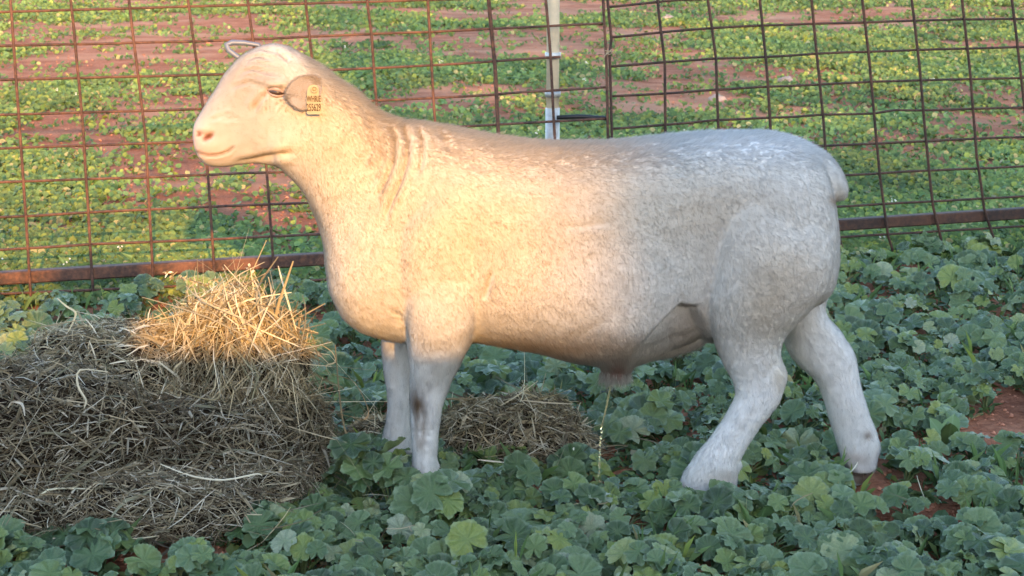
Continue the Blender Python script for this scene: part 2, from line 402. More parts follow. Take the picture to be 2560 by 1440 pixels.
# neck, chest, barrel, rump
raw.add(*loft([
    (720, 125, 668, 392, .066, Y0, -.05), (778, 155, 700, 420, .082, Y0, -.06), (840, 198, 748, 462, .094, Y0, -.1), (893, 236, 786, 520, .108, Y0, -.12),
    (940, 276, 812, 596, .125, Y0, -.16), (990, 299, 820, 672, .145, Y0, -.18), (1060, 308, 840, 745, .168, Y0, -.18),
    (1130, 321, 890, 812, .183, Y0, -.08), (1190, 335, 1000, 848, .19, Y0, .04), (1255, 347, 1150, 846, .196, Y0, .1),
    (1340, 356, 1300, 860, .213, Y0, .06), (1440, 359, 1430, 888, .227, Y0, 0), (1540, 356, 1550, 905, .226, Y0, 0),
    (1640, 348, 1650, 896, .208, Y0, .12), (1740, 339, 1740, 868, .18, Y0, .25), (1840, 333, 1840, 810, .172, Y0, .2),
    (1930, 336, 1940, 780, .196, Y0, 0), (1995, 350, 2010, 765, .176, Y0, 0), (2045, 385, 2055, 738, .14, Y0, 0), (2070, 460, 2080, 690, .085, Y0, 0), (2078, 520, 2086, 650, .04, Y0, 0)], Y0, n=40, ex=2.35))
# cheek / jaw mass and brow
for sg in (-1, 1):
    raw.add(*loft([(640, 250, 650, 330, .012, Y0+sg*.05), (690, 245, 690, 400, .028, Y0+sg*.05), (740, 260, 740, 420, .034, Y0+sg*.05), (790, 290, 800, 400, .02, Y0+sg*.05)], Y0))
    raw.add(*loft([(632, 190, 640, 222, .008, Y0+sg*.06), (662, 188, 668, 224, .014, Y0+sg*.066), (700, 190, 704, 226, .016, Y0+sg*.068), (738, 200, 740, 226, .008, Y0+sg*.066)], Y0))
    # shoulder muscle
    raw.add(*loft([(1110, 400, 1170, 400, .01, Y0+sg*.06), (1080, 430, 1195, 430, .03, Y0+sg*.09), (1040, 490, 1215, 490, .055, Y0+sg*.122), (985, 580, 1222, 580, .078, Y0+sg*.13), (975, 690, 1218, 700, .078, Y0+sg*.125), (990, 770, 1200, 790, .06, Y0+sg*.115), (1012, 850, 1182, 850, .046, Y0+sg*.1), (1030, 900, 1150, 900, .03, Y0+sg*.1)], Y0))
# tail
raw.add(*loft([(1930, 345, 1940, 470, .10), (1990, 352, 1985, 520, .095), (2040, 370, 2020, 540, .082), (2080, 398, 2052, 525, .068), (2104, 430, 2068, 506, .054), (2117, 462, 2078, 502, .042), (2116, 490, 2090, 503, .026)], Y0))
# hind legs
raw.add(*loft([(1790, 430, 2040, 440, .05, 3.02), (1765, 560, 2080, 600, .09, 3.0), (1762, 680, 2074, 700, .085, 2.995), (1764, 770, 2022, 775, .07, 3.0),
    (1785, 850, 1962, 842, .056), (1814, 920, 1952, 892, .044), (1838, 972, 1968, 938, .037), (1832, 1008, 1950, 1000, .033),
    (1798, 1062, 1905, 1062, .028), (1762, 1110, 1870, 1112, .028), (1732, 1150, 1848, 1152, .033), (1712, 1180, 1842, 1192, .036), (1694, 1222, 1838, 1234, .035)], NEAR_H, ex=2.2))
raw.add(*loft([(1900, 560, 2085, 600, .08, 3.22), (1925, 690, 2082, 690, .07, 3.21), (1945, 780, 2062, 772, .062), (1962, 855, 2102, 832, .054), (1988, 905, 2136, 888, .046),
    (2040, 955, 2147, 950, .039), (2062, 1010, 2164, 1008, .034), (2080, 1070, 2186, 1068, .03), (2094, 1118, 2199, 1106, .031),
    (2104, 1146, 2194, 1140, .033), (2118, 1178, 2188, 1172, .033)], FAR_H, ex=2.2))
# fore legs
raw.add(*loft([(1040, 500, 1190, 500, .02, 3.03), (1015, 580, 1206, 580, .05, 3.0), (1003, 670, 1210, 670, .066, 2.985), (1006, 740, 1204, 740, .07, 2.983), (1014, 800, 1192, 800, .068, 2.985), (1020, 850, 1180, 842, .06, 2.992), (1025, 915, 1154, 905, .05, 3.008),
    (1026, 965, 1126, 962, .041), (1024, 1010, 1110, 1005, .037), (1028, 1070, 1098, 1065, .032), (1030, 1130, 1094, 1126, .033), (1030, 1172, 1096, 1168, .036), (1026, 1222, 1098, 1218, .036)], NEAR_F, ex=2.2))
raw.add(*loft([(950, 760, 1100, 760, .06), (954, 850, 1062, 850, .05), (959, 920, 1052, 915, .044), (968, 972, 1042, 970, .04), (970, 1010, 1036, 1010, .034),
    (964, 1060, 1030, 1060, .029), (954, 1100, 1030, 1104, .031), (944, 1128, 1034, 1134, .035)], FAR_F, ex=2.2))
# sheath
raw.add(*loft([(1480, 860, 1640, 860, .034), (1498, 900, 1600, 900, .032), (1502, 928, 1578, 924, .028), (1506, 950, 1570, 946, .018)], Y0 - .05, ex=2))
# dew-claw / fetlock bumps at the back of each pastern
for (px, py, Yl) in ((2192, 1118, FAR_H), (1846, 1158, NEAR_H), (1092, 1160, NEAR_F)):
    raw.add(*loft([(px-6, py-16, px-6, py+10, .008), (px+2, py-10, px+2, py+14, .01), (px+8, py, px+8, py+12, .005)], Yl))

rawo = mesh_obj('raw', raw.v, raw.f)
md = rawo.modifiers.new('r', 'REMESH'); md.mode = 'VOXEL'; md.voxel_size = .005; md.use_smooth_shade = True
md = rawo.modifiers.new('s', 'SMOOTH'); md.factor = .5; md.iterations = 8
dg = bpy.context.evaluated_depsgraph_get()
body_me = bpy.data.meshes.new_from_object(rawo.evaluated_get(dg))
bpy.data.objects.remove(rawo)
nv = len(body_me.vertices)
V = np.empty(nv*3, np.float32); body_me.vertices.foreach_get('co', V); V = V.reshape(-1, 3).astype(np.float64)
NR = np.empty(nv*3, np.float32); body_me.vertices.foreach_get('normal', NR); NR = NR.reshape(-1, 3).astype(np.float64)
def near_px(V):
    M = V.copy(); M[:, 1] = Y0 - np.abs(V[:, 1] - Y0); return to_px(M)
def seg_dist(px, py, pts):
    d = np.full(len(px), 1e9); t_at = np.zeros(len(px)); n = len(pts) - 1
    for i in range(n):
        ax, ay = pts[i]; bx, by = pts[i+1]; l2 = (bx-ax)**2 + (by-ay)**2
        t = np.clip(((px-ax)*(bx-ax) + (py-ay)*(by-ay)) / l2, 0, 1)
        q = np.hypot(px - ax - t*(bx-ax), py - ay - t*(by-ay))
        m = q < d; d[m] = q[m]; t_at[m] = (i + t[m]) / n
    return d, t_at
bpx, bpy_ = near_px(V)
side = np.clip((np.abs(V[:, 1] - Y0) - .012) / .02, 0, 1)
disp = np.zeros(nv)
def crease(pts, depth, wid, lip=.35, near_only=False, fade=True):
    d, t = seg_dist(bpx, bpy_, pts)
    m = np.exp(-(d/wid)**2) * -depth + lip*depth*np.exp(-((d - 2.2*wid)/(1.3*wid))**2)
    if fade: m *= np.clip(np.minimum(t, 1-t)*6, .12, 1)
    m *= side
    if near_only: m *= (V[:, 1] < Y0)
    disp[:] += m
# neck folds
crease([(962, 300), (984, 345), (982, 400), (962, 452), (940, 495)], .006, 6)
crease([(998, 304), (1018, 350), (1016, 400), (1000, 450), (975, 505), (958, 560)], .008, 6.5)
crease([(1038, 308), (1052, 345), (1054, 395), (1044, 440)], .0055, 6)
crease([(1085, 318), (1108, 345), (1120, 380)], .004, 9)
crease([(905, 260), (925, 310), (925, 370), (905, 420)], .003, 9)
# shoulder, elbow, brisket
crease([(1160, 372), (1185, 400), (1212, 440)], .0025, 16)
crease([(1229, 676), (1222, 705), (1213, 735), (1206, 752)], .006, 7, 0)
crease([(975, 775), (1000, 792), (1013, 825), (1020, 868)], .0035, 7, 0)
crease([(1400, 570), (1460, 566), (1530, 556)], .002, 9)
# flank
crease([(1520, 790), (1500, 810), (1460, 835), (1400, 850)], .0015, 12, .0)
crease([(1560, 888), (1640, 880), (1720, 862), (1775, 838)], .002, 8, .0)
# jaw, mouth, eye surround
crease([(580, 412), (640, 398), (690, 388), (740, 382)], .006, 8)
crease([(488, 378), (515, 390), (545, 388), (570, 380), (584, 366)], .004, 3.6, .3)
crease([(664, 233), (654, 246), (640, 262), (630, 276)], .006, 7)
crease([(655, 243), (668, 231), (680, 220), (700, 218), (716, 224)], .0035, 4, .3)
crease([(672, 236), (690, 242), (708, 236), (716, 226)], .004, 4)
for i in range(6):
    x = 664 + i*7; crease([(x, 244), (x + 2 + i*1.2, 262), (x + 4 + i*3, 282)], .004, 3)
for i in range(9):
    y = 128 + i*11; crease([(618 - i*6, y + 6), (650 - i*4, y - 6 + 5*math.sin(i*2.1)), (696, y + 4 + i)], .003, 5)
for i in range(4): crease([(520 + i*9, 300 - i*6), (548 + i*10, 296 - i*4), (580 + i*8, 302)], .0026, 3.5)
crease([(690, 120), (710, 140), (722, 152)], .006, 6)
# hock and tendon lines on the near hind leg
crease([(1948, 905), (1925, 925), (1915, 955)], .0025, 12, .1, near_only=True)
crease([(1890, 1020), (1860, 1070), (1830, 1110)], .002, 10, .1, near_only=True)
# nostril and eye socket
def dent(px, py, rx, ry, depth, ang=0.0):
    c, s = math.cos(ang), math.sin(ang); dx, dy = bpx - px, bpy_ - py
    q = ((dx*c + dy*s)/rx)**2 + ((-dx*s + dy*c)/ry)**2
    disp[:] -= depth*np.exp(-q)*side
dent(520, 342, 11, 6, .020, -.5); dent(498, 336, 7, 5, .009); dent(509, 322, 14, 8, -.005); dent(692, 231, 18, 7, .008, .15)
dent(520, 365, 30, 16, -.004); dent(690, 212, 26, 7, -.004)
# the tucked flank: belly wall set back under the arch of flank skin ahead of the thigh
ya = np.interp(bpx, [1540, 1620, 1665, 1700, 1740, 1800], [905, 832, 785, 752, 760, 770]); xt = np.interp(bpy_, [750, 800, 850, 900], [1742, 1762, 1780, 1797])
dist_ = np.minimum(bpy_ - ya, xt - bpx); sm_ = np.clip(dist_/24, 0, 1); sm_ = sm_*sm_*(3 - 2*sm_)
disp -= .023*sm_*np.clip((bpx - 1575)/110, 0, 1)*(bpx < 1800)*(bpy_ < 930)*side
# soft large-scale lumpiness of muscle and fleece
for i in range(nv):
    p = Vector(V[i]); f = noise.noise(p * 9)
    disp[i] += .0030 * f + .0016 * noise.noise(p * 28)
top = np.clip((NR[:, 2] - .45) / .4, 0, 1) * ((bpx > 1150) & (bpy_ < 420))
wool = np.array([noise.noise(Vector(v) * 75) for v in V]) * top
disp += .0014 * wool
V += NR * disp[:, None]
body_me.vertices.foreach_set('co', V.astype(np.float32).ravel()); body_me.update()
body_me.vertices.foreach_get('normal', (tmp := np.empty(nv*3, np.float32))); NR = tmp.reshape(-1, 3).astype(np.float64)

def coat(V, NRM=None, jitter=0.0):
    """coat colour: off-white fleece, sun gold painted on the front, tan dirt on flank and belly, pink muzzle, brown knee stain"""
    px, py = near_px(V); n = len(V)
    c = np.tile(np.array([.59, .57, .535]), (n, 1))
    def blob(cx, cy, rx, ry, col, amt, ang=0.0, mask=None, hard=1):
        cs, sn = math.cos(ang), math.sin(ang); dx, dy = px - cx, py - cy
        q = ((dx*cs + dy*sn)/rx)**2 + ((-dx*sn + dy*cs)/ry)**2
        a = np.exp(-q**hard) * amt
        if mask is not None: a = a * mask
        c[:] = c*(1 - a[:, None]) + np.array(col)*a[:, None]
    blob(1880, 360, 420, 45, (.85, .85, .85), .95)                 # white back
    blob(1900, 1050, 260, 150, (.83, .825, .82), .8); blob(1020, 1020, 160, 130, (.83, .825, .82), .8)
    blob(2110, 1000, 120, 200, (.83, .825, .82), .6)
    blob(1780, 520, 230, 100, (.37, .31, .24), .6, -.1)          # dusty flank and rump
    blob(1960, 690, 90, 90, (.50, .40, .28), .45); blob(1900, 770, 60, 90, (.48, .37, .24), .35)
    blob(1450, 480, 240, 170, (.50, .395, .27), .65)  # painted sun gold carried back onto the barrel
    blob(1120, 540, 320, 260, (.49, .385, .255), .85); blob(860, 360, 190, 220, (.49, .38, .25), .9)  # golden sunlight painted into the coat of neck and shoulder
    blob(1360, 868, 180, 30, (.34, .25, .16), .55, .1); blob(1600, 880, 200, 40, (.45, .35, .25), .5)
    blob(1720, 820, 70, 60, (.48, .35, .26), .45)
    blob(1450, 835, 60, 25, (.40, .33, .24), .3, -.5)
    blob(705, 380, 70, 22, (.60, .42, .22), .45, -.2)             # jaw
    blob(600, 240, 140, 160, (.40, .345, .29), .9); blob(535, 360, 75, 70, (.42, .34, .28), .8); blob(640, 180, 75, 60, (.29, .25, .215), .7); blob(540, 250, 40, 50, (.36, .32, .29), .5)                # greyer face, darkest on the forehead
    blob(508, 345, 30, 36, (.62, .36, .29), .7, .2); blob(530, 382, 48, 14, (.62, .38, .30), .5, -.15)
    blob(519, 343, 14, 7, (.12, .035, .025), .95, -.5, None, 2); blob(498, 336, 7, 5, (.14, .045, .035), .9, 0, None, 2); d_, t_ = seg_dist(px, py, [(488, 378), (515, 390), (545, 388), (570, 380), (584, 366)]); c *= (1 - .45*np.exp(-(d_/3.5)**2))[:, None]
    blob(640, 262, 14, 13, (.55, .27, .19), .8, -.7); blob(690, 231, 26, 9, (.55, .28, .2), .7, .1)
    near = (V[:, 1] < Y0).astype(float)
    stain = near*np.clip(np.array([.98 + 1.2*noise.noise((v[0]*70, v[1]*70, v[2]*22)) for v in V]), 0, 1)
    blob(1044, 1012, 26, 52, (.08, .045, .02), .98, -.15, stain); blob(1050, 1085, 12, 50, (.2, .13, .07), .9, 0, stain)
    blob(2192, 1118, 12, 10, (.2, .14, .1), .8); blob(1825, 1190, 30, 16, (.34, .30, .26), .5)
    blob(1950, 940, 22, 40, (.62, .53, .40), .6); blob(1810, 1195, 60, 20, (.5, .44, .38), .5); blob(2160, 1175, 40, 16, (.46, .38, .32), .6); blob(1540, 918, 26, 16, (.52, .26, .21), .9); blob(1540, 950, 40, 12, (.7, .68, .62), .8)
    blob(2082, 498, 12, 12, (.36, .25, .17), .8)
    if NRM is not None: pass
    return np.clip(c, .02, .9)
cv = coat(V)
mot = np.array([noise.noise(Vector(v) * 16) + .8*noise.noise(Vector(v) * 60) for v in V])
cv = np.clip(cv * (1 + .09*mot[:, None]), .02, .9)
a = body_me.color_attributes.new('Col', 'FLOAT_COLOR', 'POINT')
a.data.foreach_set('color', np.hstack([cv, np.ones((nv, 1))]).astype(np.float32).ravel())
M_SKIN = vcol_mat('ram_coat', .9, 0, 330, .4, .15, bdist=.0012)
M_FUR = vcol_mat('ram_fur', .85, .4, 0, spec=.2)
body_me.materials.clear(); body_me.materials.append(M_SKIN)
ram = empty('ram', (P(1500, 1200, Y0).x, Y0, 0))
tag(ram, 'white short-haired ram with a yellow ear tag standing side-on in front of the mesh fence', 'sheep')
body = bpy.data.objects.new('body', body_me); COL.objects.link(body); body_me.name = 'body'; parent_keep(body, ram)

# ---- fur strands, combed along the body
def fur(count):
    body_me.calc_loop_triangles(); nt_ = len(body_me.loop_triangles)
    T = np.empty(nt_*3, np.int32); body_me.loop_triangles.foreach_get('vertices', T); T = T.reshape(-1, 3)
    A, B, C = V[T[:, 0]], V[T[:, 1]], V[T[:, 2]]
    ar = np.linalg.norm(np.cross(B - A, C - A), axis=1)
    cpx, cpy = to_px((A+B+C)/3)
    fn = np.cross(B - A, C - A); fn /= np.linalg.norm(fn, axis=1)[:, None] + 1e-12
    vis = (fn * ((A+B+C)/3 - np.array([0, 0, CH]))).sum(1)
    ar = ar * np.where(vis > .9, .25, 1.0)                # sparser where turned far from the viewer's half of the yard
    idx = RNG.choice(nt_, count, p=ar/ar.sum())
    r1, r2 = np.sqrt(RNG.random(count)), RNG.random(count)
    w0, w1, w2 = (1-r1)[:, None], (r1*(1-r2))[:, None], (r1*r2)[:, None]
    Q = A[idx]*w0 + B[idx]*w1 + C[idx]*w2
    Nn = NR[T[idx, 0]]*w0 + NR[T[idx, 1]]*w1 + NR[T[idx, 2]]*w2
    Nn /= np.linalg.norm(Nn, axis=1)[:, None]
    px, py = near_px(Q)
    flow = np.zeros((count, 3)); flow[:, 0] = .55; flow[:, 2] = -.85
    legs = py > 900; lk = np.clip((py - 800)/130, 0, 1)[:, None]; flow = flow*(1-lk) + np.array([[.15, 0, -1]])*lk
    head = px < 700; flow[head] = (.9, 0, -.25)
    swirl = np.array([noise.noise(Vector(q) * 5) for q in Q])
    flow[:, 0] += .35*swirl; flow[:, 1] += RNG.normal(0, .15, count); flow[:, 0] += RNG.normal(0, .16, count); flow[:, 2] += RNG.normal(0, .15, count)
    tan = flow - Nn*(flow*Nn).sum(1)[:, None]; tan /= np.linalg.norm(tan, axis=1)[:, None] + 1e-9
    hk = np.clip((px - 660)/130, 0, 1); hk = hk*hk*(3 - 2*hk)
    L = .0058 + .003*hk; lift = np.full(count, .22)
    ss = lambda a, lo, hi: np.clip((a - lo)/(hi - lo), 0, 1)**2*(3 - 2*np.clip((a - lo)/(hi - lo), 0, 1))
    crest = ss(px, 730, 790)*(1 - ss(px, 960, 1040))*ss(Nn[:, 2], .35, .8); L += .010*crest; lift += .3*crest
    back = ss(px, 960, 1060)*ss(Nn[:, 2], .5, .95)*(1 - ss(py, 380, 470)); L += .005*back; lift += .3*back
    belly = ss(px, 1180, 1260)*(1 - ss(px, 1740, 1800))*ss(py, 800, 860)*(1 - ss(py, 900, 920)); L += .007*belly
    sh = (np.abs(px - 1538) < 45) & (py > 895); L[sh] = .026; lift[sh] = .5
    nk = ss(py, 270, 330)*(1 - ss(px, 540, 640)); L *= 1 - .5*nk
    eye = (np.hypot((px - 690)/26, (py - 231)/9) < 1); L[eye] = .002
    L *= RNG.uniform(.6, 1.35, count)*np.where(RNG.random(count) < .04, 1.7, 1)
    d = tan + Nn*lift[:, None]*RNG.uniform(.5, 1.4, count)[:, None]; d /= np.linalg.norm(d, axis=1)[:, None]
    s = np.cross(d, Nn); s /= np.linalg.norm(s, axis=1)[:, None] + 1e-9
    u = np.cross(s, d); r = (.00033*RNG.uniform(.7, 1.4, count))[:, None]
    base = Q - Nn*.001
    vv = np.stack([base + s*r, base - s*.5*r + u*.87*r, base - s*.5*r - u*.87*r, Q + d*L[:, None]], 1).reshape(-1, 3)
    i0 = (np.arange(count)*4)[:, None]
    ff = np.concatenate([i0 + np.array([[1, 0, 3]]), i0 + np.array([[2, 1, 3]]), i0 + np.array([[0, 2, 3]])], 1).reshape(-1, 3)
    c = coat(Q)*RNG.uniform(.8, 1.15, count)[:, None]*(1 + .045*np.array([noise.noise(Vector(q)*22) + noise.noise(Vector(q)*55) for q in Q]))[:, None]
    dark = RNG.random(count) < np.where(px < 740, .16, .10); c[dark] *= .66
    cc = np.repeat(np.clip(c, .02, .92), 4, 0); cc[3::4] *= 1.06
    o = mesh_obj('fur', vv, ff, M_FUR, None, True, np.clip(cc, 0, .93))
    o.data.normals_split_custom_set_from_vertices((np.repeat(Nn, 4, 0)*.66 + (vv - np.repeat((base + Q)/2, 4, 0))/np.repeat(np.maximum(r, 1e-5), 4, 0)*np.tile([[.34], [.34], [.34], [0.]], (count, 1))).astype(np.float32)); parent_keep(o, ram); o['kind'] = 'stuff'
fur(380000)

# ---- long white hairs round the sheath
vs_, fs_, cs_ = [], [], []
for i in range(260):
    a_ = random.uniform(0, 6.28); p = P(1538 + 36*math.cos(a_), 942 + random.uniform(-14, 8), Y0 - .05 + .026*math.sin(a_)); L_ = random.uniform(.008, .034)*random.random()**.4
    d = Vector((math.cos(a_)*.5 + random.gauss(0, .25), math.sin(a_)*.4 + random.gauss(0, .2), -1)).normalized(); s_ = d.cross(Vector((0, 1, 0))).normalized()*.0006; t_ = d.cross(s_.normalized())*.0006; n0 = len(vs_)
    vs_ += [p + s_, p - s_*.5 + t_, p - s_*.5 - t_, p + d*L_]; fs_ += [(n0, n0+1, n0+3), (n0+1, n0+2, n0+3), (n0+2, n0, n0+3)]; cs_ += [(.74, .72, .66)]*4
o = mesh_obj('hair_tuft', vs_, fs_, M_FUR, None, True, np.array(cs_)); parent_keep(o, ram)

# ---- hooves: two toes each
def hoof(px, pyTop, Yl, toe):
    a = P(px, pyTop, Yl); z1 = a.z; mb = MB()
    for sg in (-1, 1):
        secs = []
        for (f, h) in ((0, 1.0), (.35, .62), (.75, .25), (1.0, .04)):
            z = z1*h; cx = a.x + toe*(.035*f); rx = .028 + .016*f; ry = .015 + .002*f
            secs.append([(cx + rx*math.cos(t)*(1.25 if math.cos(t)*toe > 0 else .8), Yl + sg*.0165 + ry*math.sin(t), max(z, .001)) for t in [2*math.pi*k/10 for k in range(10)]])
        vs = [p for s in secs for p in s]
        fs = [(i*10+k, i*10+(k+1) % 10, (i+1)*10+(k+1) % 10, (i+1)*10+k) for i in range(3) for k in range(10)]
        fs += [tuple(range(10)), tuple(30+k for k in range(10))[::-1]]
        mb.add(vs, fs)
    parent_keep(mb.build('hoof', M_HOOF, None, True), ram)
hoof(1766, 1215, NEAR_H, -1); hoof(2156, 1172, FAR_H, -1); hoof(1062, 1208, NEAR_F, -1); hoof(988, 1128, FAR_F, -1)

# ---- eyes
M_EYE, ns, ls, b = new_mat('eye'); b.inputs['Base Color'].default_value = (.05, .028, .018, 1); b.inputs['Roughness'].default_value = .12
M_LID = simple('pink_lid', (.36, .25, .2), .7, 0, .2, 90)
def surf_y(px, py, sgn):
    """Y of the body surface seen at a pixel, on the near (-1) or far (+1) side"""
    vx, vy = near_px(V); m = (np.hypot(vx - px, vy - py) < 9) & ((V[:, 1] - Y0)*sgn > .01)
    return Y0 + sgn*np.abs(V[m, 1] - Y0).max() if m.any() else Y0 + sgn*.07
for sg in (-1, 1):
    Ys = surf_y(690, 231, sg); c = P(691, 231, Ys if sg < 0 else 2*Y0 - Ys); c.y = Ys
    bm = bmesh.new(); bmesh.ops.create_uvsphere(bm, u_segments=16, v_segments=10, radius=1)
    for v in bm.verts: v.co = Vector((v.co.x*.0165, v.co.y*.011, v.co.z*.0095))
    R = Matrix.Rotation(.18, 4, 'Y')
    me = bpy.data.meshes.new('eye'); bmesh.ops.transform(bm, matrix=Matrix.Translation(c - Vector((0, sg*.0025, 0))) @ R, verts=bm.verts); bm.to_mesh(me); bm.free()
    me.materials.append(M_EYE); me.polygons.foreach_set('use_smooth', [True]*len(me.polygons))
    o = bpy.data.objects.new('eye', me); COL.objects.link(o); parent_keep(o, ram)
    # lids
    for nm, up, rr in (('upper_eyelid', 1, .0042), ('lower_eyelid', -1, .003)):
        mb = MB(); pts = []
        for t in np.linspace(-1, 1, 13):
            pts.append(c + R.to_3x3() @ Vector((t*.0195, sg*(.0052 - .007*t*t), (.0072 if up > 0 else -.0066)*(1 - t*t))))
        mb.tube(pts, [rr*(.35 + .65*(1 - t*t)) for t in np.linspace(-1, 1, 13)], 8)
        parent_keep(mb.build(nm, M_LID, None, True), ram)

# ---- ears
M_EAR = vcol_mat('ear_skin', .85, .15, 200, .9, .2, (1, .7, .55), .002)
EAR = [(806, 196), (790, 186), (768, 186), (745, 192), (725, 207), (713, 226), (711, 240), (718, 254), (731, 264), (744, 273), (760, 277), (776, 273), (792, 258), (806, 232)]
def ear(sg):
    Yb = surf_y(800, 215, -1); pts = []
    for (x, y) in EAR:
        k = (806 - x)/95; pts.append((x, y, Yb - .012 - .028*math.sin(min(1, k)*2.2)*1.0))
    cx, cy = 760, 232; vs = []; fs = []; cols = []; n = len(pts); rings = [1.0, .9, .62, .3, 0.0]
    for layer in (0, 1):
        for r in rings:
            for (x, y, yy) in (pts if r > 0 else [(cx, cy, np.mean([p[2] for p in pts]))]):
                qx, qy = cx + (x-cx)*r, cy + (y-cy)*r
                kk = (806 - qx)/95
                Yq = Yb - .012 - .028*math.sin(max(0, min(1, kk))*2.2)
                cup = -.007*(1 - r*r) + .0015*noise.noise((qx*.06, qy*.06, 1))
                Yq += cup*(-1) + (.004 if layer == 0 else -.004)*(.5 if r == 1 else 1) 
                p = P(qx, qy, Yq)
                if sg > 0: p.y = 2*Y0 - p.y
                vs.append(p); cols.append(((.36, .31, .275) if (qx + qy*.7) % 13 > 4 else (.30, .26, .23)) if r < .95 else (.43, .37, .33))
        # faces
    L = (len(rings)-1)*n + 1
    for layer in (0, 1):
        o = layer*L
        for i in range(len(rings)-2):
            for k in range(n):
                q = (o+i*n+k, o+i*n+(k+1) % n, o+(i+1)*n+(k+1) % n, o+(i+1)*n+k); fs.append(q if layer else q[::-1])
        i = len(rings)-2
        for k in range(n):
            q = (o+i*n+k, o+i*n+(k+1) % n, o+L-1); fs.append(q if layer else q[::-1])
    for k in range(n): fs.append((k, (k+1) % n, L+(k+1) % n, L+k))
    o = mesh_obj('ear', vs, fs, M_EAR, None, True, np.array(cols))
    m = o.modifiers.new('s', 'SUBSURF'); m.levels = m.render_levels = 2
    parent_keep(o, ram); return Yb
Yb = ear(-1); ear(1)

# hair on the near ear
vs_, fs_, cs_ = [], [], []
from_poly = EAR
for i in range(3600):
    while True:
        qx, qy = random.uniform(708, 808), random.uniform(184, 280); ins = False; j = len(EAR) - 1
        for k in range(len(EAR)):
            (xa, ya_), (xb, yb_) = EAR[k], EAR[j]
            if (ya_ > qy) != (yb_ > qy) and qx < (xb - xa)*(qy - ya_)/(yb_ - ya_) + xa: ins = not ins
            j = k
        if ins: break
    kk = (806 - qx)/95; rr = min(1, math.hypot((qx - 760)/50, (qy - 232)/46)); Yq = Yb - .012 - .028*math.sin(max(0, min(1, kk))*2.2) + .007*(1 - rr*rr) - .0035
    p = P(qx, qy, Yq); d = Vector((-1 + random.gauss(0, .3), -.25 + random.gauss(0, .15), (232 - qy)*.012 - .2 + random.gauss(0, .3))).normalized(); L_ = random.uniform(.003, .008)
    s_ = d.cross(Vector((0, 1, 0))).normalized()*.0004; t_ = d.cross(s_.normalized())*.0004; n0 = len(vs_); k_ = random.uniform(.75, 1.15)
    vs_ += [p + s_, p - s_*.5 + t_, p - s_*.5 - t_, p + d*L_]; fs_ += [(n0, n0+1, n0+3), (n0+1, n0+2, n0+3), (n0+2, n0, n0+3)]; cs_ += [(.52*k_, .45*k_, .40*k_)]*4
o = mesh_obj('ear_hair', vs_, fs_, M_FUR, None, True, np.array(cs_)); parent_keep(o, ram)

# ---- ear tag with its marking
M_TAG = simple('yellow_tag', (.36, .30, .17), .5, 0, .08, 60)
M_INK = simple('black_marker_ink', (.09, .05, .025), .8, 0, .3, 90)
YT = Yb - .050
outl = [(769, 222), (773, 215), (782, 211), (793, 214), (797, 222), (797, 240), (802, 250), (803, 282), (800, 286), (770, 286), (767, 282), (766, 244)]
tv = [P(x, y, YT) for x, y in outl] + [P(x, y, YT + .003) for x, y in outl]; n = len(outl)
tagm = mesh_obj('ear_tag', tv, [tuple(range(n))[::-1], tuple(range(n, 2*n))] + [(k, (k+1) % n, n+(k+1) % n, n+k) for k in range(n)], M_TAG)
parent_keep(tagm, ram)
ctr = P(786, 223, YT); mb = MB()
mb.tube([ctr + Vector((.006*math.cos(t), -.0035, .006*math.sin(t))) for t in np.linspace(0, 2*math.pi, 15)[:-1]] + [ctr + Vector((.006, -.0035, 0))], .0016, 6)
mb.tube([ctr + Vector((0, .03, 0)), ctr + Vector((0, -.002, 0))], .0035, 8)
st = mb.build('stud', M_TAG, None, True); st.parent = tagm
for txt, y, sz in (('WHRIE', 254, .0135), ('255629', 277, .0165)):
    cu = bpy.data.curves.new('lettering', 'FONT'); cu.body = txt; cu.size = sz; cu.extrude = .0004; cu.offset = .0003; cu.align_x = 'CENTER'
    to = bpy.data.objects.new('lettering', cu); COL.objects.link(to)
    me = bpy.data.meshes.new_from_object(to.evaluated_get(bpy.context.evaluated_depsgraph_get())); bpy.data.objects.remove(to)
    wdt = max(v.co.x for v in me.vertices) - min(v.co.x for v in me.vertices); hgt = max(v.co.y for v in me.vertices)
    sx = .029/wdt; c = P(784.5, y, YT - .0008)
    for v in me.vertices: v.co = Vector((c.x + v.co.x*sx, c.y - v.co.z, c.z + v.co.y*(1.25)))
    me.materials.clear(); me.materials.append(M_INK)
    to = bpy.data.objects.new('lettering', me); COL.objects.link(to); to.parent = tagm

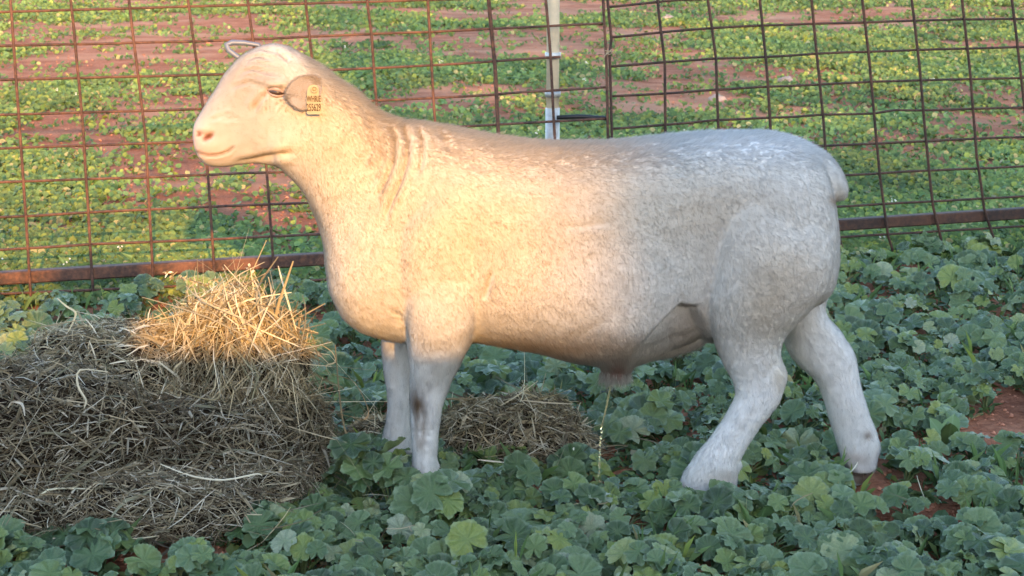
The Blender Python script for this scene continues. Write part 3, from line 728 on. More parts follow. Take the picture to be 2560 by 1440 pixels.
# ================================================================== hay
M_HAY = vcol_mat('hay_stalks', .8, .12, 0, spec=.25, tint=(1, .85, .5))
M_CORE = vcol_mat('packed_hay', 1.0, 0, 90, 1.0, .05, bdist=.02)
PAL = np.array([(.43, .36, .24), (.32, .26, .165), (.22, .185, .12), (.13, .10, .065), (.55, .50, .39), (.22, .21, .14)])
class Strands:
    def __init__(s): s.v = []; s.f = []; s.c = []
    def add(s, pts, w0, col, taper=.4):
        n0 = len(s.v); m = len(pts); up = Vector((random.gauss(0, 1), random.gauss(0, 1), random.gauss(0, 1)))
        for i, p in enumerate(pts):
            t = pts[min(i+1, m-1)] - pts[max(i-1, 0)]; a = t.cross(up)
            a = a.normalized() if a.length > 1e-6 else Vector((1, 0, 0))
            w_ = w0*(1 - (1 - taper)*abs(2*i/(m-1) - 1)**2)*.5
            b_ = t.cross(a).normalized()*w_*.45
            s.v += [p + a*w_, p + b_, p - a*w_]
        for i in range(m-1):
            k = n0 + i*3; s.f += [(k, k+1, k+4, k+3), (k+1, k+2, k+5, k+4)]
        s.c += [tuple(col)]*(3*m)
    def build(s, name, parent):
        o = mesh_obj(name, s.v, s.f, M_HAY, None, False, np.array(s.c)); parent_keep(o, parent); return o
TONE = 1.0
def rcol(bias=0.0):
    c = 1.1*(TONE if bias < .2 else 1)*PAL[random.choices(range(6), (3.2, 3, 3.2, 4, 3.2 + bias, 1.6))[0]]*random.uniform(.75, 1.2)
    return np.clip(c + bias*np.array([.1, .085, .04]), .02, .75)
def flake(name, secs, Yc, count, parent, dirv=(1, 0, .1), out=.16, lmin=.03, lmax=.125, wid=.0029, bias=0.0, lump=.018, spread=1.0, shrink=.9):
    vs, fs = loft(secs, Yc, sub=7, n=34, ex=2.6)
    vs = [Vector(v) for v in vs]
    c = sum(vs, Vector())/len(vs)
    core = []
    for v in vs:
        d = (v - c); q = d.normalized()
        core.append(c + d*shrink + q*(lump*noise.noise(v*14) + lump*.7*noise.noise(v*45)))
    for v in core: v.z = max(v.z, -.02)
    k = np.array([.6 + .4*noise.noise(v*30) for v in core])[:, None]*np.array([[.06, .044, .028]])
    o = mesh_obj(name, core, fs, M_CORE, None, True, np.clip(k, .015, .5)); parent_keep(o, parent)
    st = Strands(); quad = [f for f in fs if len(f) == 4]
    areas = [((core[f[1]]-core[f[0]]).cross(core[f[3]]-core[f[0]])).length for f in quad]
    D = Vector(dirv).normalized()
    for f in random.choices(quad, areas, k=count):
        u, v = random.random(), random.random()
        p = core[f[0]].lerp(core[f[1]], u).lerp(core[f[3]].lerp(core[f[2]], u), v)
        if p.z < -.005: continue
        n = (core[f[1]]-core[f[0]]).cross(core[f[3]]-core[f[0]]); n = n.normalized() if n.length > 0 else Vector((0, 0, 1))
        if n.dot(p - c) < 0: n = -n
        r = Vector((random.gauss(0, 1), random.gauss(0, 1), random.gauss(0, .8)))*spread
        d = D*random.choice((-1, 1))*1.2 + r; d = d - n*d.dot(n); d = (d.normalized() + n*random.gauss(out*.5, out)).normalized()
        L = random.uniform(lmin, lmax)*(1.7 if random.random() < .07 else 1)
        bd = Vector((random.gauss(0, 1), random.gauss(0, 1), random.gauss(-.5, .8)))*random.uniform(0, 5.5)
        kink = random.random() < .28
        pts = []
        for t in np.linspace(-.5, .5, 5):
            s_ = t*L; q = p + n*random.uniform(.0, .014) + d*s_ + bd*(s_*s_)
            if kink and t > .1: q += (bd.normalized() if bd.length else n)*(t-.1)*L*.7
            if q.z < .004: q.z = .004 + random.random()*.01
            pts.append(q)
        st.add(pts, wid*random.choice((.4, .5, .65, .8, 1, 1.3, 2.6 if random.random() < .4 else 1)), rcol(bias))
    for f in random.choices(quad, areas, k=int(count*2.2)):                # chaff and broken leaf
        p = core[f[0]].lerp(core[f[2]], random.random()) + Vector((random.gauss(0, .006), random.gauss(0, .006), random.gauss(0, .006)))
        if p.z < .002: continue
        d = Vector((random.gauss(0, 1), random.gauss(0, 1), random.gauss(0, .7))).normalized()*random.uniform(.006, .02)
        st.add([p - d, p + Vector((0, 0, .003)), p + d], random.uniform(.002, .006), rcol()*random.uniform(.5, 1.0))
    s = st.build('stalks', o); s.location = (0, 0, 0); s['kind'] = 'stuff'
    return o
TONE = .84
hb = G(420, 1240); hay = empty('hay_heap', hb); tag(hay, 'large heap of broken hay flakes with a sunlit fluffy tuft, before the fence', 'hay')
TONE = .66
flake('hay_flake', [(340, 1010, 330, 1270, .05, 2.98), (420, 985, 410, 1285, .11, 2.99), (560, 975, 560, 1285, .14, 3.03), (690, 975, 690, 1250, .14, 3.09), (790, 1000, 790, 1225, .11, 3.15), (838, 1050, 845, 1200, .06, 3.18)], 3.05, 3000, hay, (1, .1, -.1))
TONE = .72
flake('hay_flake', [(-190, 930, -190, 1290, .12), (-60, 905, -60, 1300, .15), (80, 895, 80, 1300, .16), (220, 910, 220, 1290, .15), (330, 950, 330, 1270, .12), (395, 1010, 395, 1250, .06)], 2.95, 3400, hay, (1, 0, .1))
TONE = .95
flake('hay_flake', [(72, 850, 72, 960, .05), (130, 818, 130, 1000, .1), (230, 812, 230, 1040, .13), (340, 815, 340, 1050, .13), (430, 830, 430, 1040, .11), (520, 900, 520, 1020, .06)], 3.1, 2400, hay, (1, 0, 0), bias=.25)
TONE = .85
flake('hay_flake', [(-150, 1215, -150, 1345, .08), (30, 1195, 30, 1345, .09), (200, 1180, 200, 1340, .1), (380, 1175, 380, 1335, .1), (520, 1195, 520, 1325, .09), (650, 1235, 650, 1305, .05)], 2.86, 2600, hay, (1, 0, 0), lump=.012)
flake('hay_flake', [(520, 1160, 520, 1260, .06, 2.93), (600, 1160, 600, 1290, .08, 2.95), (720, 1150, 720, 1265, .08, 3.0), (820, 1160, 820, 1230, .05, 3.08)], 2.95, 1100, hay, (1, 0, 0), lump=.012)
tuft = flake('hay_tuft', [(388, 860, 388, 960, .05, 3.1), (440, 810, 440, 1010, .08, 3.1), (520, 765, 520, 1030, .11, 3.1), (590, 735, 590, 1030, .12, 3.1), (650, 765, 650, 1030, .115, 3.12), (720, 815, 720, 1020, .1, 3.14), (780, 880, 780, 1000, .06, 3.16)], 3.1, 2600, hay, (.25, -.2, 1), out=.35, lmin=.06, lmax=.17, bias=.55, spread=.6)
# long fanning stems and seed heads on the tuft
st = Strands()
for i in range(170):
    b0 = P(random.uniform(420, 770), random.uniform(800, 960), 3.1 + random.uniform(-.11, .02))
    tgt = P(600 + random.gauss(0, 60), random.uniform(690, 800), 3.1 + random.uniform(-.06, .06)); d = tgt - b0
    d += Vector((random.gauss(0, .04), random.gauss(0, .03), random.gauss(0, .02))); bend = Vector((random.gauss(0, .02), random.gauss(-.02, .02), random.uniform(0, .03)))
    st.add([b0 + d*t + bend*math.sin(t*math.pi) for t in np.linspace(0, 1, 6)], random.uniform(.002, .0045), rcol(.7))
def head_of_seed(path):
    for k, (x, y) in enumerate(path):
        c = P(x, y, 3.09)
        for j in range(7):
            d = Vector((random.gauss(0, 1), random.gauss(0, 1), random.gauss(0, 1))).normalized()*random.uniform(.006, .014)
            st.add([c, c + d*.5 + Vector((0, 0, .001)), c + d], .005, rcol(.8))
for path in ([(420, 682), (432, 690), (446, 694), (460, 697), (474, 702), (490, 706), (506, 708), (520, 712)], [(624, 668), (628, 684), (632, 700), (634, 716), (630, 732)], [(540, 700), (552, 712), (560, 726), (566, 740)]): head_of_seed(path)
for pth in ([(440, 692), (505, 708), (560, 760), (600, 850)], [(626, 670), (634, 720), (620, 800)], [(430, 770), (470, 740), (540, 722), (560, 730)], [(770, 810), (790, 870), (800, 920)]):
    st.add([P(x, y, 3.08) for x, y in pth], .004, rcol(.7))
s = st.build('stems', tuft); s.location = (0, 0, 0); s['kind'] = 'stuff'
# single long stalks that stand out
def stalk(parent, pts, w_, Yl, c=None):
    s_ = Strands(); q = [P(x, y, Yl + (dy if dy else 0)) for x, y, *r in pts for dy in [r[0] if r else 0]]
    sm = []
    for i in range(len(q)-1):
        a, b_, c_, d_ = q[max(i-1, 0)], q[i], q[i+1], q[min(i+2, len(q)-1)]
        for t in (0, .33, .66): sm.append(cr(a, b_, c_, d_, t))
    sm.append(q[-1]); s_.add(sm, w_*.72, c if c is not None else rcol(.8)); s_.build('long_stalk', parent)
stalk(hay, [(838, 862), (845, 950), (855, 1040), (868, 1095), (876, 1135)], .006, 3.1)
stalk(hay, [(790, 905), (830, 935), (880, 950), (905, 985), (922, 1030), (908, 1050), (880, 1042), (850, 1035)], .008, 3.08, np.array((.42, .28, .15)))
stalk(hay, [(800, 860), (830, 880), (838, 905), (815, 915), (825, 940)], .005, 3.1)
stalk(hay, [(143, 745), (165, 765), (188, 780), (185, 800), (170, 830)], .007, 3.0)
stalk(hay, [(420, 960), (470, 985), (530, 1000), (550, 985), (552, 930)], .005, 2.9)
stalk(hay, [(270, 930), (200, 925), (195, 965), (215, 1000), (210, 1020)], .006, 2.82)
stalk(hay, [(400, 1160), (480, 1190), (560, 1200), (640, 1185), (655, 1190)], .005, 2.83)
stalk(hay, [(20, 1318), (45, 1290), (80, 1270), (120, 1225), (220, 1222)], .008, 2.79)
stalk(hay, [(175, 1300), (180, 1280), (230, 1300), (290, 1318)], .007, 2.78, np.array((.42, .46, .36)))
stalk(hay, [(375, 1375), (372, 1345), (385, 1330), (425, 1328)], .007, 2.76)
stalk(hay, [(620, 960), (635, 920), (700, 905), (718, 895), (700, 885)], .006, 2.95)
stalk(hay, [(20, 1020), (30, 1005), (55, 1010), (62, 1040)], .008, 2.78, np.array((.5, .47, .40)))
stalk(hay, [(70, 800), (110, 812), (150, 822), (210, 830)], .006, 2.99)
stalk(hay, [(85, 860), (95, 822), (140, 812), (200, 800)], .006, 2.98)
cb = G(1300, 1150); clump = empty('hay_clump', cb); tag(clump, 'small flattened clump of brown hay lying behind the ram\'s forelegs', 'hay')
flake('hay_flake', [(1085, 1075, 1085, 1130, .04), (1150, 1022, 1150, 1160, .09), (1260, 1005, 1260, 1175, .12), (1370, 1008, 1370, 1172, .12), (1440, 1040, 1440, 1155, .09), (1492, 1098, 1492, 1130, .04)], 3.36, 2400, clump, (1, 0, -.1), wid=.0035)
stalk(clump, [(1310, 866), (1312, 930), (1308, 985), (1300, 1005)], .006, 3.33); stalk(clump, [(1250, 1015), (1300, 985), (1345, 952)], .004, 3.3); stalk(clump, [(1345, 1000), (1380, 990), (1420, 975), (1436, 965)], .004, 3.3)
stalk(clump, [(1300, 1000), (1360, 1006), (1430, 1010)], .009, 3.25, np.array((.5, .42, .3))); stalk(clump, [(1240, 1165), (1275, 1135), (1285, 1155), (1284, 1168)], .006, 3.22, np.array((.62, .58, .48)))
stalk(clump, [(1180, 1135), (1205, 1100), (1212, 1055)], .004, 3.24)
cb2 = G(915, 1120); c2 = empty('hay_clump', cb2); tag(c2, 'thin wisp of loose hay on the ground just ahead of the ram\'s forelegs', 'hay')
flake('hay_flake', [(868, 1090, 868, 1125, .03), (905, 1065, 905, 1140, .06), (950, 1055, 950, 1140, .06), (985, 1090, 985, 1130, .03)], 3.38, 420, c2, (1, 0, 0), lump=.01)

# loose straw scattered over the weeds round the heap
st = Strands()
for i in range(330):
    if i < 220: u_, v_ = random.gauss(430, 330), random.uniform(1180, 1420)
    elif i < 270: u_, v_ = random.gauss(1280, 180), random.uniform(1080, 1230)
    else: u_, v_ = random.uniform(0, 2560), random.uniform(900, 1430)
    p = G(u_, v_); p.z = random.uniform(.01, .085) if v_ > 1180 else random.uniform(.01, .05); L_ = random.uniform(.03, .11)
    d = Vector((random.gauss(0, 1), random.gauss(0, .7), random.gauss(0, .2))).normalized(); bd = Vector((random.gauss(0, 1), random.gauss(0, 1), random.gauss(0, .5)))*2.5
    q = [p + d*t*L_ + bd*(t*L_)**2 for t in np.linspace(-.5, .5, 5)]
    for e in q: e.z = max(e.z, .004)
    st.add(q, random.uniform(.0018, .004), rcol(.4))
o = mesh_obj('loose_straw', st.v, st.f, M_HAY, None, False, np.array(st.c)); tag(o, 'loose pale straw bits scattered over the leaves around the hay', 'straw', None, 'stuff')

# thin glinting stream
M_LIQ, ns, ls, b = new_mat('clear_liquid'); b.inputs['Base Color'].default_value = (.95, .85, .55, 1); b.inputs['Roughness'].default_value = .03
b.inputs['Transmission Weight'].default_value = .85; b.inputs['IOR'].default_value = 1.33
root = empty('liquid_stream', G(1497, 1235)); tag(root, 'thin glinting stream of clear liquid falling beneath the ram\'s belly', 'liquid')
mb = MB(); pts = [P(1530 - 22*t - 6*t*t, 944 + 130*t, 3.09) for t in np.linspace(0, 1, 12)]
mb.tube(pts, [.0026*(1 - .35*t) for t in np.linspace(0, 1, 12)], 7); parent_keep(mb.build('jet', M_LIQ, None, True), root)
dm = None
for i in range(13):
    y = 1080 + i*11 + random.uniform(-3, 3); x = 1502 - i*.5 + random.uniform(-2, 2)
    if dm is None:
        bm = bmesh.new(); bmesh.ops.create_icosphere(bm, subdivisions=2, radius=1); dm = bpy.data.meshes.new('droplet'); bm.to_mesh(dm); bm.free(); dm.materials.append(M_LIQ); dm.polygons.foreach_set('use_smooth', [True]*len(dm.polygons))
    o = bpy.data.objects.new('droplet', dm); COL.objects.link(o); o.parent = root; o.location = P(x, y, 3.09) - root.location
    r = random.uniform(.0018, .0032); o.scale = (r, r, r*random.uniform(1, 2))

# ================================================================== mallow and weeds
def leaf_mat():
    m, ns, ls, b = new_mat('mallow_leaf')
    tc = N(ns, 'ShaderNodeTexCoord'); sx = N(ns, 'ShaderNodeSeparateXYZ'); ls.new(tc.outputs['Object'], sx.inputs[0])
    at = N(ns, 'ShaderNodeMath', operation='ARCTAN2'); ls.new(sx.outputs[1], at.inputs[0]); ls.new(sx.outputs[0], at.inputs[1])
    mu = N(ns, 'ShaderNodeMath', operation='MULTIPLY'); ls.new(at.outputs[0], mu.inputs[0]); mu.inputs[1].default_value = 3.5
    sn = N(ns, 'ShaderNodeMath', operation='SINE'); ls.new(mu.outputs[0], sn.inputs[0])
    ab = N(ns, 'ShaderNodeMath', operation='ABSOLUTE'); ls.new(sn.outputs[0], ab.inputs[0])
    vein = ramp(ns, ls, ab.outputs[0], [(0, (1, 1, 1)), (.13, (0, 0, 0))])
    oi = N(ns, 'ShaderNodeObjectInfo')
    base = ramp(ns, ls, oi.outputs['Random'], [(0, (.03, .06, .02)), (.3, (.07, .125, .045)), (.6, (.13, .195, .085)), (.82, (.155, .215, .055)), (.92, (.22, .26, .05)), (1, (.29, .33, .24))])
    n = noise_tex(ns, ls, 2.2, 4, .6); n2 = noise_tex(ns, ls, 9, 4, .7)
    mot = ramp(ns, ls, n2.outputs[0], [(.3, (.72, .75, .7)), (.7, (1.2, 1.18, 1.2))])
    col = mixc(ns, ls, base.outputs[0], mot.outputs[0], 1.0, 'MULTIPLY')
    # yellower heart of the leaf
    ln = N(ns, 'ShaderNodeVectorMath', operation='LENGTH'); ls.new(tc.outputs['Object'], ln.inputs[0])
    heart = ramp(ns, ls, ln.outputs[1], [(.15, (1, 1, 1)), (.62, (0, 0, 0))])
    hm = N(ns, 'ShaderNodeMath', operation='MULTIPLY'); ls.new(heart.outputs[0], hm.inputs[0]); hm.inputs[1].default_value = .35
    col = mixc(ns, ls, col, (.085, .15, .03), hm.outputs[0])
    vm = N(ns, 'ShaderNodeMath', operation='MULTIPLY'); ls.new(vein.outputs[0], vm.inputs[0]); vm.inputs[1].default_value = .38
    col = mixc(ns, ls, col, (.17, .24, .12), vm.outputs[0])
    rim = ramp(ns, ls, ln.outputs[1], [(.86, (0, 0, 0)), (1.02, (.4, .4, .4))])
    col = mixc(ns, ls, col, (.24, .32, .2), rim.outputs[0])
    geo = N(ns, 'ShaderNodeNewGeometry')
    col = mixc(ns, ls, col, mixc(ns, ls, col, (.22, .29, .22), .5), geo.outputs['Backfacing'])
    ls.new(col, b.inputs['Base Color']); b.inputs['Roughness'].default_value = .33; b.inputs['Specular IOR Level'].default_value = .6
    bump(ns, ls, n2.outputs[0], .35, .05, b)
    t = N(ns, 'ShaderNodeBsdfTranslucent'); mx = N(ns, 'ShaderNodeMixShader'); mx.inputs[0].default_value = .12
    ls.new(mixc(ns, ls, col, (1, 1, .35), 1.0, 'MULTIPLY'), t.inputs[0]); ls.new(b.outputs[0], mx.inputs[1]); ls.new(t.outputs[0], mx.inputs[2])
    ls.new(mx.outputs[0], ns['Material Output'].inputs[0])
    return m
M_LEAF = leaf_mat()
M_STEM = simple('green_stem', (.12, .16, .06), .6, 0, .3, 60)
M_WEED = vcol_mat('weed_leaves', .55, .2, 0, spec=.35, tint=(1, 1, .4))
def mallow_leaf(seed):
    R_ = random.Random(seed); na = 56; ph = R_.uniform(0, 9); deep = R_.uniform(.04, .11); cup = R_.uniform(-.12, .3); fold = R_.uniform(.07, .15)
    vs = [(0, 0, 0)]; fs = []
    for ring, rr in ((0, .55), (1, 1.0)):
        for i in range(na):
            th = -math.pi + 2*math.pi*(i + .5)/na
            r = 1 + deep*math.cos(7*th) + .028*(1 if i % 2 else -1) + .05*noise.noise((math.cos(th)*1.5, math.sin(th)*1.5, seed*3.1))
            notch = max(0, 1 - (math.pi - abs(th))/.5); r *= 1 - .72*notch**1.3
            r *= rr
            z = cup*r*r - fold*r*math.cos(7*th) + .09*r*noise.noise((math.cos(th), math.sin(th), seed*1.7 + 5)) + (.05*r*math.sin(3*th + ph))
            vs.append((r*math.cos(th), r*math.sin(th), z))
    for i in range(na):
        j = (i+1) % na
        if i != na-1: fs.append((0, 1+i, 1+j)); fs.append((1+i, 1+na+i, 1+na+j, 1+j))
    me = bpy.data.meshes.new('leaf'); me.from_pydata(vs, [], fs); me.polygons.foreach_set('use_smooth', [True]*len(me.polygons)); me.materials.append(M_LEAF)
    return me
LEAVES = [mallow_leaf(i) for i in range(10)]
SOILS = [(2180, 1225, 75, 34), (2510, 1090, 130, 60), (2540, 1010, 60, 30), (480, 1405, 190, 34), (1918, 1352, 22, 28), (1905, 1415, 45, 24), (760, 700, 70, 26), (170, 1420, 50, 22), (1330, 1235, 22, 14), (2330, 1130, 60, 22)]
FEET = [(1062, NEAR_F, .035), (988, FAR_F, .035), (1770, NEAR_H, .05), (2156, FAR_H, .035)]
def blocked(x, y, pad=0.0):
    u, v = to_px(np.array([[x, y, 0.0]])); u, v = u[0], v[0]
    for (cx, cy, rx, ry) in SOILS:
        if ((u-cx)/(rx + pad))**2 + ((v-cy)/(ry + pad*.5))**2 < 1: return True
    # hay footprints
    if u < 860 and 2.79 < y < 3.3 + (0 if u > 350 else .0) and (y > 2.84 + max(0, (u - 560))*.0011): return True
    if 1110 < u < 1490 and 3.27 < y < 3.47: return True
    return False
def near_foot(x, y):
    for (px_, Yl, r) in FEET:
        fx = P(px_, 1180, Yl).x
        if abs(x - fx) < r + .015 and abs(y - Yl) < r: return True
    return False
MARKS = [(1062, 1258, "beside the ram's near fore hoof"), (950, 1170, "beside the ram's far fore hoof"), (1780, 1275, "beside the ram's near hind hoof"), (2150, 1200, "beside the ram's far hind hoof"),
    (2180, 1225, "by the little red bare patch behind the hoof"), (2500, 1090, "by the wide red bare patch behind the rump"), (480, 1405, "by the bare soil before the hay heap"), (200, 1345, "at the foot of the hay heap's flattest flake"),
    (720, 1260, "at the end of the hay heap nearest the ram"), (1500, 1235, "where the thin stream falls under the belly"), (1300, 1150, "around the small hay clump"), (1918, 1352, "by the small red gap before the near hind hoof"),
    (1330, 1330, "in the patch before the ram's forelegs"), (1600, 1380, "in the patch before the ram's belly"), (2350, 1330, "in the patch before the ram's tail end"), (1180, 1400, "in the patch's front edge before the forelegs"),
    (100, 850, "behind the hay heap's pale flake, below the rusty rail"), (310, 780, "below the rail where the shadow stripe crosses it"), (560, 760, "directly behind the hay tuft"), (740, 800, "between the hay tuft and the ram's chest"),
    (860, 1000, "behind the dangling stalks of the hay heap"), (1250, 950, "under the ram's belly behind the forelegs"), (1650, 1000, "under the ram's belly ahead of the hind leg"), (1950, 1000, "between the ram's two hind legs"),
    (2250, 800, "behind the ram's rump, at the mesh foot"), (2450, 750, "at the mesh foot below the dark rail, away from the rump"), (2300, 950, "between the ram's rump and the wide bare patch"), (2500, 900, "behind the wide red bare patch")]
MARKS = [(G(a, b_), t) for a, b_, t in MARKS]
def zone(x, y, size, nl):
    k = min(range(len(MARKS)), key=lambda i: (MARKS[i][0].x - x)**2 + (MARKS[i][0].y - y)**2)
    sz = 'large-leaved' if size > .033 else ('small-leaved' if size < .0265 else 'mallow')
    return (sz + ' mallow plant ' if sz != 'mallow' else 'mid-leaved mallow plant ') + MARKS[k][1], 'mallow ' + MARKS[k][1]
def mallow(x, y, size, nl, hgt):
    root = empty('mallow_plant', (x, y, 0)); l, g = zone(x, y, size, nl); tag(root, l, 'plant', g)
    mb = MB()
    for k in range(nl):
        az = 2*math.pi*(k + random.uniform(-.35, .35))/nl*1.62; rad = random.uniform(.2, 1.0)*max(size, .034)*2.1
        h = hgt*random.uniform(.55, 1.1)*(1.1 - .35*rad/(size*2.1))
        q = Vector((rad*math.cos(az), rad*math.sin(az), h))
        wx, wy = x + q.x, y + q.y
        if blocked(wx, wy, 0) or (wy > 2.72 and near_foot(wx, wy)): continue
        s = size*random.uniform(.5, 1.2)
        nrm = Vector((math.cos(az)*.45*rad/size*.6 + random.gauss(0, .3), math.sin(az)*.45*rad/size*.6 - .5 + random.gauss(0, .34), 1)).normalized()
        R_ = nrm.to_track_quat('Z', 'X').to_matrix().to_4x4() @ Matrix.Rotation(random.uniform(0, 6.28), 4, 'Z')
        o = bpy.data.objects.new('leaf', random.choice(LEAVES)); COL.objects.link(o); o.parent = root
        o.matrix_local = Matrix.Translation(q) @ R_ @ Matrix.Diagonal((s, s*random.uniform(.85, 1.05), s, 1))
        mid = Vector((q.x*.35, q.y*.35, h*.55)); mb.tube([(q.x*.06, q.y*.06, .0), mid, q - nrm*.002], [.0022, .0018, .0013], 4, False)
    if mb.v: o = mb.build('stems', M_STEM, None); o.parent = root
pts = [(G(a, b_).x, G(a, b_).y) for a, b_ in ((985, 1285), (905, 1265), (1085, 1330), (1720, 1330), (1800, 1335), (2050, 1262), (2010, 1300))]; tries = 0
while len(pts) < 300 and tries < 60000:
    tries += 1
    Yq = 2.5 + (random.random()**1.25)*3.35; u = random.uniform(-200, 2760)
    x = (u - 1280)/F*Yq*1.03; y = Yq
    v = to_px(np.array([[x, y, 0.0]]))[1][0]
    fy = FA.y + (x - FA.x)*(FB.y - FA.y)/(FB.x - FA.x)
    if y > fy - .02 or blocked(x, y, 8) or near_foot(x, y): continue
    if 900 < u < 2050 and v < 845: continue              # nothing of these shows behind the body
    if u < 800 and 3.1 < y < 3.75 and random.random() < .7: continue
    dmin = .088 if y < 3.0 else (.118 if y < 4.4 else .16)
    if any((x-a)**2 + (y-b_)**2 < dmin*dmin for a, b_ in pts): continue
    pts.append((x, y))
TALL = {0: .145, 1: .135, 2: .11, 3: .085, 4: .08, 5: .07, 6: .07}
for i_, (x, y) in enumerate(pts):
    if i_ in TALL: mallow(x, y, .04, 15, TALL[i_]); continue
    front = y < 3.0
    mallow(x, y, (sz_ := random.triangular(.018, .044, .027)*(1.0 if y < 4.4 else 1.25)), int(min(22, max(9, random.uniform(12, 16)*.032/sz_))), random.uniform(.045, .08) if front else random.uniform(.05, .09))

# broad-leaved weeds
def lance(seed):
    R_ = random.Random(seed); vs = []; fs = []; n = 7
    for i in range(n+1):
        t = i/n; w_ = .22*math.sin(math.pi*min(1, t*.93 + .07))**.8; z = .25*t - .35*t*t; wob = .03*math.sin(t*9 + seed)
        vs += [(t, w_ + wob, z + .07*w_*5*.3), (t, 0, z - .03), (t, -w_ + wob, z + .07*w_*5*.3)]
    for i in range(n): k = i*3; fs += [(k, k+1, k+4, k+3), (k+1, k+2, k+5, k+4)]
    me = bpy.data.meshes.new('leaf'); me.from_pydata(vs, [], fs); me.polygons.foreach_set('use_smooth', [True]*len(me.polygons)); me.materials.append(M_DOCK); return me
m, ns, ls, b = new_mat('dock_leaf'); oi = N(ns, 'ShaderNodeObjectInfo')
rr = ramp(ns, ls, oi.outputs['Random'], [(0, (.06, .13, .04)), (.6, (.09, .16, .055)), (1, (.14, .2, .06))])
tc = N(ns, 'ShaderNodeTexCoord'); sx = N(ns, 'ShaderNodeSeparateXYZ'); ls.new(tc.outputs['Object'], sx.inputs[0]); ab = N(ns, 'ShaderNodeMath', operation='ABSOLUTE'); ls.new(sx.outputs[1], ab.inputs[0])
vr = ramp(ns, ls, ab.outputs[0], [(0, (.45, .45, .45)), (.03, (0, 0, 0))])
ls.new(mixc(ns, ls, rr.outputs[0], (.2, .27, .13), vr.outputs[0]), b.inputs['Base Color']); b.inputs['Roughness'].default_value = .4; M_DOCK = m
LANCE = [lance(i) for i in range(4)]
for (px_, py_, s, nl, lab) in ((1900, 1130, .12, 6, 'broad-leaved weed with upright leaves behind the ram\'s near hind hock'), (2370, 1120, .10, 5, 'broad-leaved weed with pale upright leaves beside the bare red soil'),
                               (1690, 1180, .11, 2, 'single pointed-leaf weed just ahead of the ram\'s hind toe'), (2175, 1500, .09, 4, 'broad-leaved weed at the front edge straight before the far hind foot'), (1240, 1190, .1, 3, 'broad-leaved weed growing up against the small hay clump')):
    c = G(px_, py_); root = empty('broad_leaf_weed', c); tag(root, lab, 'plant')
    for k in range(nl):
        az = random.uniform(0, 6.28); o = bpy.data.objects.new('leaf', random.choice(LANCE)); COL.objects.link(o); o.parent = root
        L = s*random.uniform(.7, 1.1); o.matrix_local = Matrix.Rotation(az, 4, 'Z') @ Matrix.Rotation(-random.uniform(.6, 1.25), 4, 'Y') @ Matrix.Rotation(random.gauss(0, .3), 4, 'X') @ Matrix.Diagonal((L, L, L, 1))

# ---- small leaves and grass that fill the ground (uncountable)
class Leafy:
    def __init__(s): s.v = []; s.f = []; s.c = []
    def blade(s, p, d, L, w_, col):
        side_ = d.cross(Vector((random.gauss(0, .4), random.gauss(0, .4), 1))); side_ = side_.normalized() if side_.length > 1e-5 else Vector((1, 0, 0))
        n0 = len(s.v); m_ = p + d*L*.5 + Vector((0, 0, L*.1)); e = p + d*L + Vector((0, 0, -L*.12))
        s.v += [p, m_ + side_*w_, e, m_ - side_*w_]; s.f += [(n0, n0+1, n0+2), (n0, n0+2, n0+3)]; s.c += [col]*4
    def disc(s, p, nrm, r, col):
        a = nrm.cross(Vector((random.gauss(0, 1), random.gauss(0, 1), .1))).normalized(); b_ = nrm.cross(a); n0 = len(s.v); k = 7
        s.v.append(p - nrm*r*.15)
        for i in range(k):
            th = 2*math.pi*i/k; q = r*random.uniform(.78, 1.1)
            s.v.append(p + a*q*math.cos(th) + b_*q*math.sin(th) + nrm*random.gauss(0, .12)*r)
        s.f += [(n0, n0+1+i, n0+1+(i+1) % k) for i in range(k)]; s.c += [tuple(x*.85 for x in col)] + [col]*k
def green(y=None):
    k = random.uniform(.65, 1.35); t = random.random()
    base_ = (.065, .115, .042) if t < .45 else ((.095, .15, .06) if t < .8 else ((.14, .18, .045) if t < .95 else (.22, .2, .11)))
    return tuple(q*k for q in base_)
lf = Leafy()
for i in range(22000):
    Yq = 2.45 + random.random()*3.5; u = random.uniform(-250, 2800); x = (u - 1280)/F*Yq*1.03
    if noise.noise((x*3.2, Yq*3.2, 4)) < -.28: continue
    if blocked(x, Yq, -6) or near_foot(x, Yq): continue
    z = gz(x, Yq)
    if random.random() < .55:
        lf.disc(Vector((x, Yq, z + random.uniform(.004, .035))), Vector((random.gauss(0, .35), random.gauss(-.25, .35), 1)).normalized(), random.uniform(.006, .018), green())
    else:
        for _ in range(2):
            d = Vector((random.gauss(0, .8), random.gauss(0, .8), random.uniform(.2, 1.1))).normalized(); L = random.uniform(.02, .055); lf.blade(Vector((x, Yq, z)), d, L, L*random.uniform(.06, .2), green())
for i in range(1100):                                   # taller grass blades among the mallow
    Yq = 2.5 + random.random()*3.0; u = random.uniform(-200, 2760); x = (u - 1280)/F*Yq*1.03
    if blocked(x, Yq, 0) or near_foot(x, Yq) or noise.noise((x*4, Yq*4, 1)) < .05: continue
    for _ in range(3):
        d = Vector((random.gauss(0, .5), random.gauss(0, .5), 1)).normalized(); L = random.uniform(.06, .13); lf.blade(Vector((x, Yq, 0)), d, L, L*random.uniform(.02, .045), tuple(q*1.5 for q in green()))
o = mesh_obj('ground_cover', lf.v, lf.f, M_WEED, None, False, np.array(lf.c)); tag(o, 'small weeds and grass filling the soil between the mallow plants', 'ground cover', None, 'stuff')

